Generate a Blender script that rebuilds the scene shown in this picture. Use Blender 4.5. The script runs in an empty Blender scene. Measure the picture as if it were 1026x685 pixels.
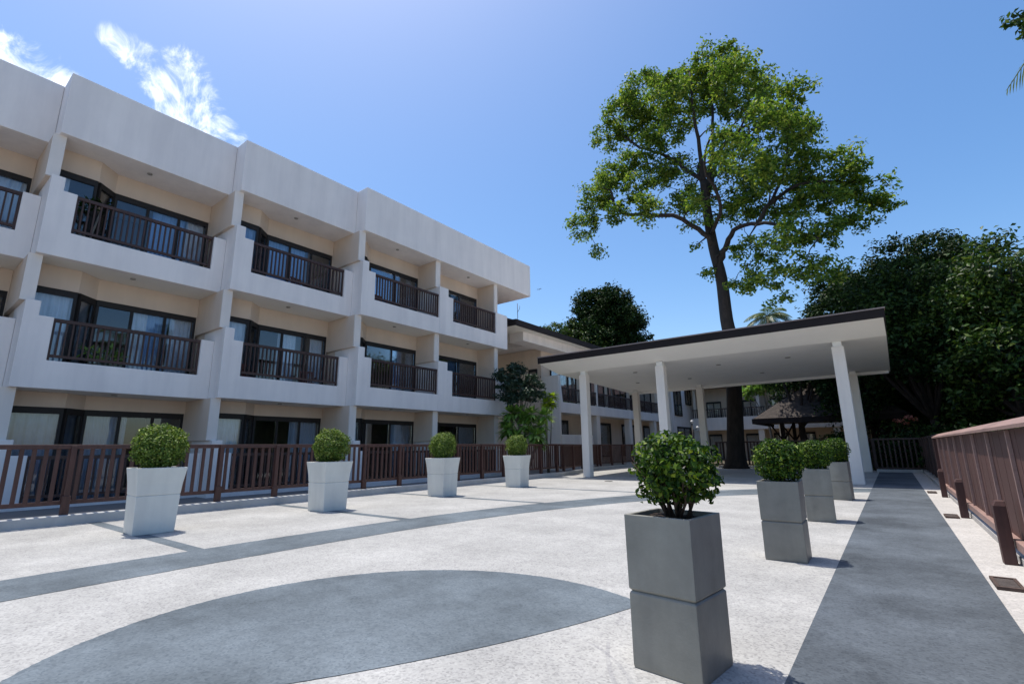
import bpy, math, random
import numpy as np
from mathutils import Vector, Matrix
PI = math.pi
R = math.radians
sc = bpy.context.scene
COL = sc.collection
rng = np.random.default_rng(7)
random.seed(7)

# ------------------------------------------------------------------ camera
cam_d = bpy.data.cameras.new('camera')
cam_d.sensor_width = 36.0
cam_d.lens = 36.0 * 489.5 / 1026.0
cam_d.clip_end = 2000.0
cam = bpy.data.objects.new('camera', cam_d)
COL.objects.link(cam)
rt = Vector((0.79529, 0.60609, -0.01278)); up = Vector((0.13888, -0.16164, 0.97703)); fw = Vector((-0.59010, 0.77880, 0.21273))
m = Matrix.Identity(4)
for i in range(3):
    m[i][0] = rt[i]; m[i][1] = up[i]; m[i][2] = -fw[i]
m.translation = (0, 0, 1.3)
cam.matrix_world = m
sc.camera = cam

# ------------------------------------------------------------------ sun and sky
SHIFT = Vector((0.27, -0.02, -1.0))             # how a shadow runs per metre of height
sun_dir = -SHIFT.normalized()
elev = math.asin(sun_dir.z)
azim = math.atan2(sun_dir.x, sun_dir.y)
sun_d = bpy.data.lights.new('sun', 'SUN')
sun_d.energy = 2.6
sun_d.angle = R(0.53)
sun_d.color = (1.0, 0.94, 0.85)
sun = bpy.data.objects.new('sun', sun_d)
sun.rotation_euler = SHIFT.to_track_quat('-Z', 'Y').to_euler()
sun.location = (-10, 0, 40)
COL.objects.link(sun)

world = bpy.data.worlds.new('World')
sc.world = world
world.use_nodes = True
nt = world.node_tree
nt.nodes.clear()
N = nt.nodes.new
L = nt.links.new
sky = N('ShaderNodeTexSky'); sky.sky_type = 'NISHITA'; sky.sun_disc = False
sky.sun_elevation = elev; sky.sun_rotation = azim
sky.altitude = 0; sky.air_density = 1.0; sky.dust_density = 1.5; sky.ozone_density = 1.0
geo = N('ShaderNodeNewGeometry')
tc = N('ShaderNodeTexCoord')
def vmath(op, a, b=None):
    n = N('ShaderNodeVectorMath'); n.operation = op
    for i, v in enumerate((a, b)):
        if v is None: continue
        if hasattr(v, 'links') or hasattr(v, 'is_linked'): L(v, n.inputs[i])
        else: n.inputs[i].default_value = v
    return n
def smath(op, a, b=0.0, c=None, clamp=False):
    n = N('ShaderNodeMath'); n.operation = op; n.use_clamp = clamp
    for i, v in enumerate((a, b, c)):
        if v is None: continue
        if hasattr(v, 'is_linked'): L(v, n.inputs[i])
        else: n.inputs[i].default_value = v
    return n.outputs[0]
def blob(direction, inner, outer):
    d = vmath('DOT_PRODUCT', tc.outputs['Generated'], tuple(Vector(direction).normalized())).outputs['Value']
    mr = N('ShaderNodeMapRange'); mr.interpolation_type = 'SMOOTHSTEP'
    L(d, mr.inputs['Value'])
    mr.inputs['From Min'].default_value = math.cos(R(outer)); mr.inputs['From Max'].default_value = math.cos(R(inner))
    return mr.outputs['Result']
cl = None
for dr, a, b in (((-0.865, 0.034, 0.5), 0.3, 3.6),
                 ((-0.86, 0.071, 0.505), 0.3, 3.2),
                 ((-0.862, 0.098, 0.497), 0.3, 2.2),
                 ((-0.806, 0.136, 0.577), 0.0, 1.9),
                 ((-0.81, 0.166, 0.563), 0.0, 2.4),
                 ((-0.815, 0.189, 0.548), 0.1, 2.5),
                 ((-0.788, 0.217, 0.576), 0.2, 2.6),
                 ((-0.804, 0.236, 0.546), 0.5, 3.2),
                 ((-0.808, 0.27, 0.524), 0.4, 2.8),
                 ((-0.809, 0.298, 0.507), 0.2, 2.0),
                 ((-0.832, 0.23, 0.505), 0.5, 4)):
    v = smath('MULTIPLY', blob(dr, a, b), 0.72 if b < 2.5 else 1.0)
    cl = v if cl is None else smath('MAXIMUM', cl, v)
nz = N('ShaderNodeTexNoise'); nz.inputs['Scale'].default_value = 16.0; nz.inputs['Detail'].default_value = 9.0
nz.inputs['Roughness'].default_value = 0.66; nz.inputs['Distortion'].default_value = 0.9
L(tc.outputs['Generated'], nz.inputs['Vector'])
s = smath('ADD', smath('MULTIPLY', cl, 0.88), smath('MULTIPLY', nz.outputs['Fac'], 3.4))
mr = N('ShaderNodeMapRange'); mr.interpolation_type = 'SMOOTHSTEP'
L(s, mr.inputs['Value']); mr.inputs['From Min'].default_value = 2.1; mr.inputs['From Max'].default_value = 3.35
cloud = smath('MULTIPLY', mr.outputs['Result'], smath('MULTIPLY', cl, 3.0, None, True))
mixc = N('ShaderNodeMix'); mixc.data_type = 'RGBA'
L(smath('MULTIPLY', cloud, 0.9), mixc.inputs['Factor'])
hsv = N('ShaderNodeHueSaturation'); hsv.inputs['Saturation'].default_value = 1.3
L(sky.outputs['Color'], hsv.inputs['Color'])
L(hsv.outputs['Color'], mixc.inputs[6])
mixc.inputs[7].default_value = (9.6, 9.8, 10.1, 1)
bg = N('ShaderNodeBackground'); bg.inputs['Strength'].default_value = 0.109
L(mixc.outputs[2], bg.inputs['Color'])
wo = N('ShaderNodeOutputWorld')
L(bg.outputs[0], wo.inputs['Surface'])

sc.view_settings.view_transform = 'Standard'
sc.view_settings.look = 'None'
sc.view_settings.exposure = 0.86
sc.view_settings.gamma = 1.0
sc.view_settings.use_curve_mapping = False
sc.render.engine = 'CYCLES'
sc.cycles.max_bounces = 10
sc.cycles.transparent_max_bounces = 16
sc.cycles.sample_clamp_indirect = 6.0
sc.render.resolution_x = 1024; sc.render.resolution_y = 683

# ------------------------------------------------------------------ materials
def new_mat(name):
    mt = bpy.data.materials.new(name); mt.use_nodes = True
    return mt, mt.node_tree, mt.node_tree.nodes['Principled BSDF']
def ramp(nt_, stops):
    r = nt_.nodes.new('ShaderNodeValToRGB')
    while len(r.color_ramp.elements) < len(stops): r.color_ramp.elements.new(0.5)
    for e, (p, c) in zip(r.color_ramp.elements, stops):
        e.position = p; e.color = (*c, 1)
    return r
def noise(nt_, scale, detail=4, rough=0.55, vec=None):
    n = nt_.nodes.new('ShaderNodeTexNoise')
    n.inputs['Scale'].default_value = scale; n.inputs['Detail'].default_value = detail; n.inputs['Roughness'].default_value = rough
    if vec is not None: nt_.links.new(vec, n.inputs['Vector'])
    return n
def pos(nt_):
    return nt_.nodes.new('ShaderNodeNewGeometry').outputs['Position']
def mapped(nt_, vec, scale):
    mp = nt_.nodes.new('ShaderNodeMapping'); mp.inputs['Scale'].default_value = scale
    nt_.links.new(vec, mp.inputs['Vector']); return mp.outputs['Vector']
def mixcol(nt_, fac, a, b, mode='MIX'):
    mx = nt_.nodes.new('ShaderNodeMix'); mx.data_type = 'RGBA'; mx.blend_type = mode
    for s_, v in ((0, fac), (6, a), (7, b)):
        if hasattr(v, 'is_linked'): nt_.links.new(v, mx.inputs[s_])
        elif isinstance(v, tuple): mx.inputs[s_].default_value = (*v, 1)
        else: mx.inputs[s_].default_value = v
    return mx.outputs[2]
def bump(nt_, bs, h, strength=0.2, dist=0.01):
    b = nt_.nodes.new('ShaderNodeBump'); b.inputs['Strength'].default_value = strength; b.inputs['Distance'].default_value = dist
    nt_.links.new(h, b.inputs['Height']); nt_.links.new(b.outputs[0], bs.inputs['Normal'])

def mat_plaster(name, col, var=0.12, rough=0.85, streak=0.1, scale=0.9):
    mt, t, bs = new_mat(name)
    p = pos(t)
    n1 = noise(t, scale, 5, 0.6, p)
    n2 = noise(t, 1.0, 5, 0.6, mapped(t, p, (2.2, 2.2, 0.25)))
    r1 = ramp(t, ((0.3, tuple(c * (1 - var) for c in col)), (0.7, col))); t.links.new(n1.outputs['Fac'], r1.inputs['Fac'])
    r2 = ramp(t, ((0.35, (1 - streak, 1 - streak, 1 - streak * 0.9)), (0.6, (1, 1, 1)))); t.links.new(n2.outputs['Fac'], r2.inputs['Fac'])
    t.links.new(mixcol(t, 1.0, r1.outputs['Color'], r2.outputs['Color'], 'MULTIPLY'), bs.inputs['Base Color'])
    bs.inputs['Roughness'].default_value = rough
    n3 = noise(t, 60, 3, 0.6, p)
    bump(t, bs, n3.outputs['Fac'], 0.12, 0.01)
    return mt
def mat_terrazzo(name, col, dark, speck, rings=False, blot=0.14):
    mt, t, bs = new_mat(name)
    p = pos(t)
    v = t.nodes.new('ShaderNodeTexVoronoi'); v.inputs['Scale'].default_value = 66; t.links.new(p, v.inputs['Vector'])
    sep = t.nodes.new('ShaderNodeSeparateColor'); t.links.new(v.outputs['Color'], sep.inputs[0])
    r1 = ramp(t, ((0.0, speck), (0.22, dark), (0.5, col), (1.0, tuple(min(1, c * 1.12) for c in col)))); t.links.new(sep.outputs[0], r1.inputs['Fac'])
    n1 = noise(t, 0.8, 8, 0.66, p)
    r2 = ramp(t, ((0.36, (1 - blot,) * 3), (0.5, (1 - blot * .45,) * 3), (0.66, (1.06, 1.06, 1.06)))); t.links.new(n1.outputs['Fac'], r2.inputs['Fac'])
    c = mixcol(t, 1.0, r1.outputs['Color'], r2.outputs['Color'], 'MULTIPLY')
    n2 = noise(t, 9, 5, 0.65, p)
    r3 = ramp(t, ((0.3, (0.88, 0.88, 0.89)), (0.62, (1, 1, 1)))); t.links.new(n2.outputs['Fac'], r3.inputs['Fac'])
    c = mixcol(t, 1.0, c, r3.outputs['Color'], 'MULTIPLY')
    if rings:
        for (cx, cy, rad, w) in ((-2.3, 2.2, 1.15, .012), (-2.55, 2.5, 1.5, .014), (-1.9, 2.1, 0.62, .01), (-1.6, 5.4, 0.9, .012), (0.4, 4.2, 2.3, .014)):
            d = t.nodes.new('ShaderNodeVectorMath'); d.operation = 'DISTANCE'
            d.inputs[1].default_value = (cx, cy, 0.0); t.links.new(p, d.inputs[0])
            cp = t.nodes.new('ShaderNodeMath'); cp.operation = 'COMPARE'; cp.inputs[1].default_value = rad; cp.inputs[2].default_value = w
            t.links.new(d.outputs['Value'], cp.inputs[0])
            nn = noise(t, 1.1, 2, 0.5, p)
            gt = t.nodes.new('ShaderNodeMapRange'); gt.inputs['From Min'].default_value = 0.5; gt.inputs['From Max'].default_value = 0.62; gt.inputs['To Max'].default_value = 0.38
            t.links.new(nn.outputs['Fac'], gt.inputs['Value'])
            ml = t.nodes.new('ShaderNodeMath'); ml.operation = 'MULTIPLY'; t.links.new(cp.outputs[0], ml.inputs[0]); t.links.new(gt.outputs[0], ml.inputs[1])
            c = mixcol(t, ml.outputs[0], c, (0.2, 0.2, 0.22))
    t.links.new(c, bs.inputs['Base Color'])
    bs.inputs['Roughness'].default_value = 0.85
    bs.inputs['Specular IOR Level'].default_value = 0.12
    bump(t, bs, v.outputs['Distance'], 0.12, 0.003)
    return mt
def mat_wood(name, col, var=0.35, rough=0.55, scale=(14, 14, 1.2)):
    mt, t, bs = new_mat(name)
    p = pos(t)
    n1 = noise(t, 1.6, 6, 0.6, mapped(t, p, scale))
    n2 = noise(t, 0.8, 3, 0.5, p)
    r1 = ramp(t, ((0.3, tuple(c * (1 - var) for c in col)), (0.7, tuple(c * 1.1 for c in col)))); t.links.new(n1.outputs['Fac'], r1.inputs['Fac'])
    r2 = ramp(t, ((0.3, (0.75, 0.75, 0.75)), (0.7, (1.05, 1.05, 1.05)))); t.links.new(n2.outputs['Fac'], r2.inputs['Fac'])
    t.links.new(mixcol(t, 1.0, r1.outputs['Color'], r2.outputs['Color'], 'MULTIPLY'), bs.inputs['Base Color'])
    bs.inputs['Roughness'].default_value = rough
    bump(t, bs, n1.outputs['Fac'], 0.15, 0.004)
    return mt
def mat_plain(name, col, rough=0.6, metal=0.0, var=0.15, scale=4.0):
    mt, t, bs = new_mat(name)
    n1 = noise(t, scale, 4, 0.6, pos(t))
    r1 = ramp(t, ((0.3, tuple(c * (1 - var) for c in col)), (0.7, tuple(min(1, c * (1 + var * 0.4)) for c in col)))); t.links.new(n1.outputs['Fac'], r1.inputs['Fac'])
    t.links.new(r1.outputs['Color'], bs.inputs['Base Color'])
    bs.inputs['Roughness'].default_value = rough; bs.inputs['Metallic'].default_value = metal
    return mt
def mat_leaf(name, stops, rough=0.42, trans=0.25, spec=0.45):
    mt, t, bs = new_mat(name)
    g = t.nodes.new('ShaderNodeNewGeometry')
    r1 = ramp(t, stops); t.links.new(g.outputs['Random Per Island'], r1.inputs['Fac'])
    t.links.new(r1.outputs['Color'], bs.inputs['Base Color'])
    bs.inputs['Roughness'].default_value = rough; bs.inputs['Specular IOR Level'].default_value = spec
    tr = t.nodes.new('ShaderNodeBsdfTranslucent')
    t.links.new(mixcol(t, 1.0, r1.outputs['Color'], (1.35, 1.35, 0.8), 'MULTIPLY'), tr.inputs['Color'])
    mx = t.nodes.new('ShaderNodeMixShader'); mx.inputs[0].default_value = trans
    t.links.new(bs.outputs[0], mx.inputs[1]); t.links.new(tr.outputs[0], mx.inputs[2])
    t.links.new(mx.outputs[0], t.nodes['Material Output'].inputs['Surface'])
    return mt
def mat_bark(name, a, b):
    mt, t, bs = new_mat(name)
    n1 = noise(t, 2.0, 7, 0.65, mapped(t, pos(t), (3, 3, 0.9)))
    r1 = ramp(t, ((0.3, a), (0.68, b))); t.links.new(n1.outputs['Fac'], r1.inputs['Fac'])
    t.links.new(r1.outputs['Color'], bs.inputs['Base Color']); bs.inputs['Roughness'].default_value = 0.9
    bump(t, bs, n1.outputs['Fac'], 0.5, 0.05)
    return mt
def mat_glass(name, tint=(0.88, 0.91, 0.93)):
    mt, t, bs = new_mat(name)
    t.nodes.remove(bs)
    tr = t.nodes.new('ShaderNodeBsdfTransparent'); tr.inputs['Color'].default_value = (*tint, 1)
    gl = t.nodes.new('ShaderNodeBsdfGlossy'); gl.inputs['Roughness'].default_value = 0.02; gl.inputs['Color'].default_value = (0.95, 0.97, 1, 1)
    n1 = noise(t, 0.9, 2, 0.5, pos(t))
    b = t.nodes.new('ShaderNodeBump'); b.inputs['Strength'].default_value = 0.05; b.inputs['Distance'].default_value = 0.05
    t.links.new(n1.outputs['Fac'], b.inputs['Height']); t.links.new(b.outputs[0], gl.inputs['Normal'])
    fr = t.nodes.new('ShaderNodeFresnel'); fr.inputs['IOR'].default_value = 1.55
    mm = t.nodes.new('ShaderNodeMath'); mm.operation = 'MULTIPLY_ADD'; mm.inputs[1].default_value = 0.85; mm.inputs[2].default_value = 0.02
    t.links.new(fr.outputs[0], mm.inputs[0])
    mx = t.nodes.new('ShaderNodeMixShader'); t.links.new(mm.outputs[0], mx.inputs[0])
    t.links.new(tr.outputs[0], mx.inputs[1]); t.links.new(gl.outputs[0], mx.inputs[2])
    t.links.new(mx.outputs[0], t.nodes['Material Output'].inputs['Surface'])
    return mt

M = {}
M['white'] = mat_plaster('white_paint', (0.86, 0.805, 0.775), 0.07, 0.8, 0.09)
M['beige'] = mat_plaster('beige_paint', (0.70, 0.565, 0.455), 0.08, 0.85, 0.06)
M['offwhite'] = mat_plaster('off_white_paint', (0.80, 0.73, 0.67), 0.06, 0.8, 0.07)
M['soffit'] = mat_plaster('soffit_paint', (0.84, 0.80, 0.73), 0.05, 0.8, 0.0)
M['canopy'] = mat_plaster('canopy_white_paint', (0.90, 0.875, 0.825), 0.04, 0.75, 0.02)
M['column'] = mat_plaster('column_paint', (0.88, 0.81, 0.735), 0.06, 0.75, 0.08)
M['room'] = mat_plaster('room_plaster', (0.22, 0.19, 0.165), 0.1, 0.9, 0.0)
M['terrazzo'] = mat_terrazzo('white_pebble_wash', (0.43, 0.428, 0.412), (0.392, 0.39, 0.377), (0.31, 0.307, 0.30), True, 0.2)
M['grey_terrazzo'] = mat_terrazzo('grey_pebble_wash', (0.165, 0.197, 0.222), (0.152, 0.183, 0.208), (0.125, 0.152, 0.176), False, 0.42)
M['path'] = mat_terrazzo('grey_path_wash', (0.124, 0.145, 0.168), (0.114, 0.134, 0.156), (0.092, 0.109, 0.129), False, 0.45)
M['strip'] = mat_terrazzo('pale_strip_wash', (0.49, 0.475, 0.455), (0.45, 0.435, 0.42), (0.38, 0.37, 0.35), False, 0.12)
M['kerb'] = mat_plaster('kerb_concrete', (0.50, 0.50, 0.49), 0.15, 0.85, 0.1, 2.0)
M['concrete'] = mat_plaster('grey_concrete', (0.17, 0.165, 0.16), 0.2, 0.9, 0.0, 1.2)
M['earth'] = mat_plain('earth', (0.09, 0.075, 0.05), 0.95, 0, 0.4, 0.7)
M['bounce'] = mat_plain('pale_bounce', (0.46, 0.42, 0.35), 0.9, 0, 0.2, 1.5)  # pale only to reflect sunlight onto the hotel front
M['soil'] = mat_plain('soil', (0.035, 0.022, 0.016), 0.95, 0, 0.5, 25)
M['rail'] = mat_wood('dark_brown_rail_paint', (0.088, 0.036, 0.028))
M['balc_rail'] = mat_wood('balcony_rail_paint', (0.066, 0.03, 0.023))
M['fence'] = mat_wood('red_brown_board_paint', (0.108, 0.048, 0.04), 0.12, 0.6)
M['stub'] = mat_wood('shaded_post_paint', (0.078, 0.033, 0.028), 0.2, 0.6)  # darkened to paint in the shade on the posts' visible side
M['fence_cap'] = mat_wood('fence_cap_paint', (0.36, 0.235, 0.205), 0.15, 0.5, (2, 14, 14))
M['frame'] = mat_plain('dark_window_frame', (0.012, 0.009, 0.009), 0.65, 0.0)
M['fascia'] = mat_wood('dark_fascia', (0.014, 0.008, 0.008), 0.3, 0.85, (1.2, 14, 14))
M['flash'] = mat_plain('roof_flashing', (0.30, 0.24, 0.22), 0.6)
M['glass'] = mat_glass('window_glass')
M['curtain'] = mat_plain('curtain_cloth', (0.78, 0.83, 0.92), 0.9, 0, 0.08)
M['grey_curtain'] = mat_plain('grey_curtain_cloth', (0.45, 0.50, 0.60), 0.9, 0, 0.1)
M['blue_curtain'] = mat_plain('blue_curtain_cloth', (0.33, 0.50, 0.78), 0.9, 0, 0.08)
M['planter_grey'] = mat_plaster('grey_planter', (0.30, 0.288, 0.242), 0.24, 0.45, 0.22, 4.5)
M['planter_pale'] = mat_plaster('pale_planter', (0.72, 0.715, 0.655), 0.08, 0.6, 0.12, 2.5)
M['lamp_off'] = mat_plain('downlight_glass', (0.28, 0.27, 0.25), 0.4)
M['metal'] = mat_plain('dark_iron', (0.05, 0.045, 0.042), 0.55, 0.3)
M['grate'] = mat_plain('worn_iron_grate', (0.17, 0.14, 0.125), 0.7, 0.1, 0.3, 14)
M['rust'] = mat_plain('rusty_iron', (0.085, 0.055, 0.045), 0.75, 0.1, 0.4, 12)
M['shingle'] = mat_plain('grey_brown_shingle', (0.062, 0.05, 0.044), 0.9, 0, 0.5, 5)
M['tile'] = mat_plain('brown_roof_tile', (0.075, 0.04, 0.034), 0.8, 0, 0.3, 5)
M['chair'] = mat_wood('reddish_wood', (0.16, 0.04, 0.03))
M['white_plastic'] = mat_plain('lamp_globe', (0.8, 0.8, 0.78), 0.3)
M['blue'] = mat_plain('blue_plastic', (0.03, 0.06, 0.16), 0.4)
G1_ = ((0.0, (0.012, 0.03, 0.007)), (0.45, (0.032, 0.075, 0.013)), (0.8, (0.065, 0.12, 0.02)), (1.0, (0.12, 0.165, 0.03)))
M['leaf_tree'] = mat_leaf('tree_leaf', ((0.0, (0.036, 0.082, 0.014)), (0.4, (0.085, 0.165, 0.024)), (0.75, (0.165, 0.25, 0.036)), (1.0, (0.28, 0.32, 0.06))), 0.5, 0.48, 0.3)
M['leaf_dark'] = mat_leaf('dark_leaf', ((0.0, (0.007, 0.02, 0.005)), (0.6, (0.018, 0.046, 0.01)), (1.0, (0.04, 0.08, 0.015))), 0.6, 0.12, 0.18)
M['leaf_mid'] = mat_leaf('mid_leaf', ((0.0, (0.012, 0.03, 0.007)), (0.45, (0.03, 0.075, 0.013)), (0.8, (0.065, 0.12, 0.02)), (1.0, (0.13, 0.18, 0.035))), 0.5, 0.22, 0.3)
M['leaf_ball'] = mat_leaf('clipped_leaf', ((0.0, (0.035, 0.075, 0.009)), (0.5, (0.095, 0.165, 0.02)), (0.82, (0.22, 0.30, 0.045)), (1.0, (0.36, 0.42, 0.13))), 0.5, 0.25, 0.3)
M['leaf_bush'] = mat_leaf('glossy_bush_leaf', ((0.0, (0.008, 0.026, 0.003)), (0.5, (0.03, 0.08, 0.006)), (0.82, (0.085, 0.16, 0.010)), (1.0, (0.22, 0.29, 0.03))), 0.5, 0.25, 0.25)
M['leaf_bright_sunlit'] = mat_leaf('bright_sunlit_leaf', ((0.0, (0.09, 0.19, 0.03)), (0.6, (0.20, 0.36, 0.07)), (1.0, (0.38, 0.50, 0.17))), 0.4, 0.35)  # fresh green, raised further to paint in sunlight missing on the frangipani shrub
M['leaf_croton'] = mat_leaf('yellow_green_leaf', ((0.0, (0.17, 0.28, 0.02)), (1.0, (0.36, 0.48, 0.05))), 0.45, 0.35)
M['leaf_cycad'] = mat_leaf('blue_green_leaf', ((0.0, (0.012, 0.03, 0.016)), (1.0, (0.045, 0.085, 0.05))), 0.5, 0.12)
M['leaf_palm'] = mat_leaf('palm_leaf', ((0.0, (0.04, 0.07, 0.012)), (1.0, (0.12, 0.16, 0.04))), 0.4, 0.25)
M['petal'] = mat_leaf('pink_petal', ((0.0, (0.45, 0.12, 0.10)), (1.0, (0.7, 0.32, 0.25))), 0.6, 0.2)
M['bark'] = mat_bark('dark_bark', (0.012, 0.009, 0.008), (0.05, 0.036, 0.03))
M['limb_bark'] = mat_bark('limb_bark', (0.009, 0.007, 0.006), (0.032, 0.024, 0.02))
M['pale_bark'] = mat_bark('pale_bark', (0.14, 0.12, 0.1), (0.32, 0.29, 0.25))
M['stem'] = mat_bark('shrub_stem', (0.05, 0.03, 0.02), (0.12, 0.08, 0.055))

# ------------------------------------------------------------------ mesh helpers
class MB:
    def __init__(s): s.v = []; s.f = []; s.smooth = []
    def add(s, vs, fs, smooth=False):
        o = len(s.v); s.v += [tuple(map(float, v)) for v in vs]
        for f in fs: s.f.append(tuple(i + o for i in f)); s.smooth.append(smooth)
        return s
    def box(s, x0, x1, y0, y1, z0, z1):
        vs = [(x, y, z) for z in (z0, z1) for y in (y0, y1) for x in (x0, x1)]
        return s.add(vs, [(0, 2, 3, 1), (4, 5, 7, 6), (0, 1, 5, 4), (2, 6, 7, 3), (0, 4, 6, 2), (1, 3, 7, 5)])
    def obox(s, a, b, w, z0, z1):
        """box along the plan segment a-b, w wide, between two heights"""
        a = Vector(a[:2]); b = Vector(b[:2]); d = (b - a).normalized(); n = Vector((d.y, -d.x)) * (w / 2)
        return s.prism([a - n, a + n, b + n, b - n], z0, z1)
    def prism(s, poly, z0, z1):
        n = len(poly)
        ar = sum(poly[i][0] * poly[(i + 1) % n][1] - poly[(i + 1) % n][0] * poly[i][1] for i in range(n))
        if ar < 0: poly = list(poly)[::-1]
        vs = [(p[0], p[1], z0) for p in poly] + [(p[0], p[1], z1) for p in poly]
        fs = [tuple(range(n))[::-1], tuple(range(n, 2 * n))] + [(i, (i + 1) % n, n + (i + 1) % n, n + i) for i in range(n)]
        return s.add(vs, fs)
    def wall_yz(s, poly, x0, x1):
        """polygon in (y, z) given a thickness in x"""
        n = len(poly)
        ar = sum(poly[i][0] * poly[(i + 1) % n][1] - poly[(i + 1) % n][0] * poly[i][1] for i in range(n))
        if ar < 0: poly = list(poly)[::-1]
        vs = [(x0, p[0], p[1]) for p in poly] + [(x1, p[0], p[1]) for p in poly]
        fs = [tuple(range(n))[::-1], tuple(range(n, 2 * n))] + [(i, (i + 1) % n, n + (i + 1) % n, n + i) for i in range(n)]
        return s.add(vs, fs)
    def loft(s, rings, cap=True, smooth=False):
        n = len(rings[0]); vs = [p for r in rings for p in r]; fs = []
        for k in range(len(rings) - 1):
            for i in range(n):
                j = (i + 1) % n
                fs.append((k * n + i, k * n + j, (k + 1) * n + j, (k + 1) * n + i))
        if cap:
            fs.append(tuple(range(n))[::-1]); fs.append(tuple(range((len(rings) - 1) * n, len(rings) * n)))
        return s.add(vs, fs, smooth)
    def tube(s, pts, radii, seg=8, cap=True):
        pts = [Vector(p) for p in pts]; rings = []
        u = None
        for i, p in enumerate(pts):
            t = (pts[min(i + 1, len(pts) - 1)] - pts[max(i - 1, 0)]).normalized()
            if u is None: u = t.orthogonal().normalized()
            else:
                u = (u - t * u.dot(t))
                u = u.normalized() if u.length > 1e-6 else t.orthogonal().normalized()
            w = t.cross(u)
            r = radii[i] if hasattr(radii, '__len__') else radii
            rings.append([p + (u * math.cos(2 * PI * k / seg) + w * math.sin(2 * PI * k / seg)) * r for k in range(seg)])
        return s.loft(rings, cap, True)
    def sheet(s, poly, z):
        n = len(poly)
        ar = sum(poly[i][0] * poly[(i + 1) % n][1] - poly[(i + 1) % n][0] * poly[i][1] for i in range(n))
        if ar < 0: poly = list(poly)[::-1]
        return s.add([(p[0], p[1], z) for p in poly], [tuple(range(n))])
    def mesh(s, name, off=(0, 0, 0)):
        me = bpy.data.meshes.new(name)
        me.from_pydata([(v[0] - off[0], v[1] - off[1], v[2] - off[2]) for v in s.v], [], s.f)
        me.polygons.foreach_set('use_smooth', s.smooth)
        me.update(); return me

def tag(o, label=None, cat=None, group=None, kind=None):
    for k, v in (('label', label), ('category', cat), ('group', group), ('kind', kind)):
        if v: o[k] = v
    return o
def root(name, loc, label, cat, group=None, rz=0.0):
    o = bpy.data.objects.new(name, None); o.empty_display_size = 0.3
    o.location = loc; o.rotation_euler = (0, 0, rz); COL.objects.link(o)
    return tag(o, label, cat, group)
ORIGIN = {}
def obj(name, mb, mat, parent=None, loc=None, local=False, bev=0.0, seg=2, label=None):
    """link mb as one mesh object; world coordinates unless local"""
    base = None
    if parent is not None and not local:
        base = ORIGIN.get(parent.name) or tuple(parent.location)
    off = (0, 0, 0)
    if loc is not None: off = loc
    elif base is not None: off = base
    me = mb.mesh(name, off) if isinstance(mb, MB) else mb
    me.materials.clear(); me.materials.append(M[mat] if isinstance(mat, str) else mat)
    o = bpy.data.objects.new(name, me); COL.objects.link(o)
    if parent is not None: o.parent = parent
    if parent is not None and not local: ORIGIN[o.name] = base     # children of a part share its frame
    if parent is None and loc is not None: o.location = loc; ORIGIN[o.name] = tuple(loc)
    if bev:
        b = o.modifiers.new('bevel', 'BEVEL'); b.width = bev; b.segments = seg; b.limit_method = 'ANGLE'; b.angle_limit = R(40)
    if label: o['label'] = label
    return o
def structure(name, mb, mat, bev=0.0):
    o = obj(name, mb, mat, bev=bev); o['kind'] = 'structure'; return o
def copy_tree(o, parent=None):
    c = o.copy(); COL.objects.link(c)
    if parent is not None: c.parent = parent
    for ch in list(o.children): copy_tree(ch, c)
    return c

def leaf_mesh(name, centers, normals, sizes, aspect=0.5, droop=None):
    """one rhombic folded leaf per centre"""
    c = np.asarray(centers, float); n = np.asarray(normals, float); N_ = len(c)
    n /= np.linalg.norm(n, axis=1)[:, None] + 1e-9
    a = rng.normal(size=(N_, 3))
    if droop is not None: a = a * 0.6 + np.array(droop)
    a -= n * (a * n).sum(1)[:, None]; a /= np.linalg.norm(a, axis=1)[:, None] + 1e-9
    b = np.cross(n, a); s = np.asarray(sizes, float)[:, None]
    fold = n * s * 0.14
    v = np.stack([c - a * s * 0.5, c + b * s * aspect * 0.5 + fold - a * s * .05, c + a * s * 0.5, c - b * s * aspect * 0.5 + fold - a * s * .05], 1).reshape(-1, 3)
    me = bpy.data.meshes.new(name)
    me.vertices.add(4 * N_); me.vertices.foreach_set('co', v.ravel())
    me.loops.add(6 * N_); i = np.arange(N_)[:, None] * 4
    me.loops.foreach_set('vertex_index', (i + np.array([0, 1, 2, 0, 2, 3])).ravel())
    me.polygons.add(2 * N_)
    me.polygons.foreach_set('loop_start', np.arange(2 * N_) * 3); me.polygons.foreach_set('loop_total', np.full(2 * N_, 3))
    me.update(calc_edges=True); me.validate()
    return me
def unit(n_):
    v = rng.normal(size=(n_, 3)); return v / np.linalg.norm(v, axis=1)[:, None]

# ------------------------------------------------------------------ ground, paving
structure('ground', MB().sheet([(-400, -400), (400, -400), (400, 400), (-400, 400)], -0.6), 'earth')
structure('garden_ground', MB().sheet([(1.25, 19), (80, 19), (80, 90), (-60, 90), (-60, 33.2), (1.25, 33.2)], -0.05), 'earth')
structure('bounce_ground', MB().sheet([(1.25, -60), (80, -60), (80, 19), (1.25, 19)], -0.05), 'bounce')  # unseen pale ground, added to throw sunlight back at the hotel
structure('courtyard', MB().prism([(-12.6, -60), (0.54, -60), (0.54, 33.3), (-14.6, 33.3), (-14.3, 27.4), (-12.6, 20.6)], -0.5, 0.0), 'terrazzo')
structure('service_walk', MB().prism([(-24, -60), (-12.85, -60), (-12.85, 20.6), (-14.55, 27.4), (-14.85, 60), (-24, 60)], -0.5, -0.02), 'concrete')
structure('pale_strip', MB().prism([(0.541, -60), (0.93, -60), (0.93, 33.3), (0.541, 33.3)], -0.5, 0.002), 'strip')
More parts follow.
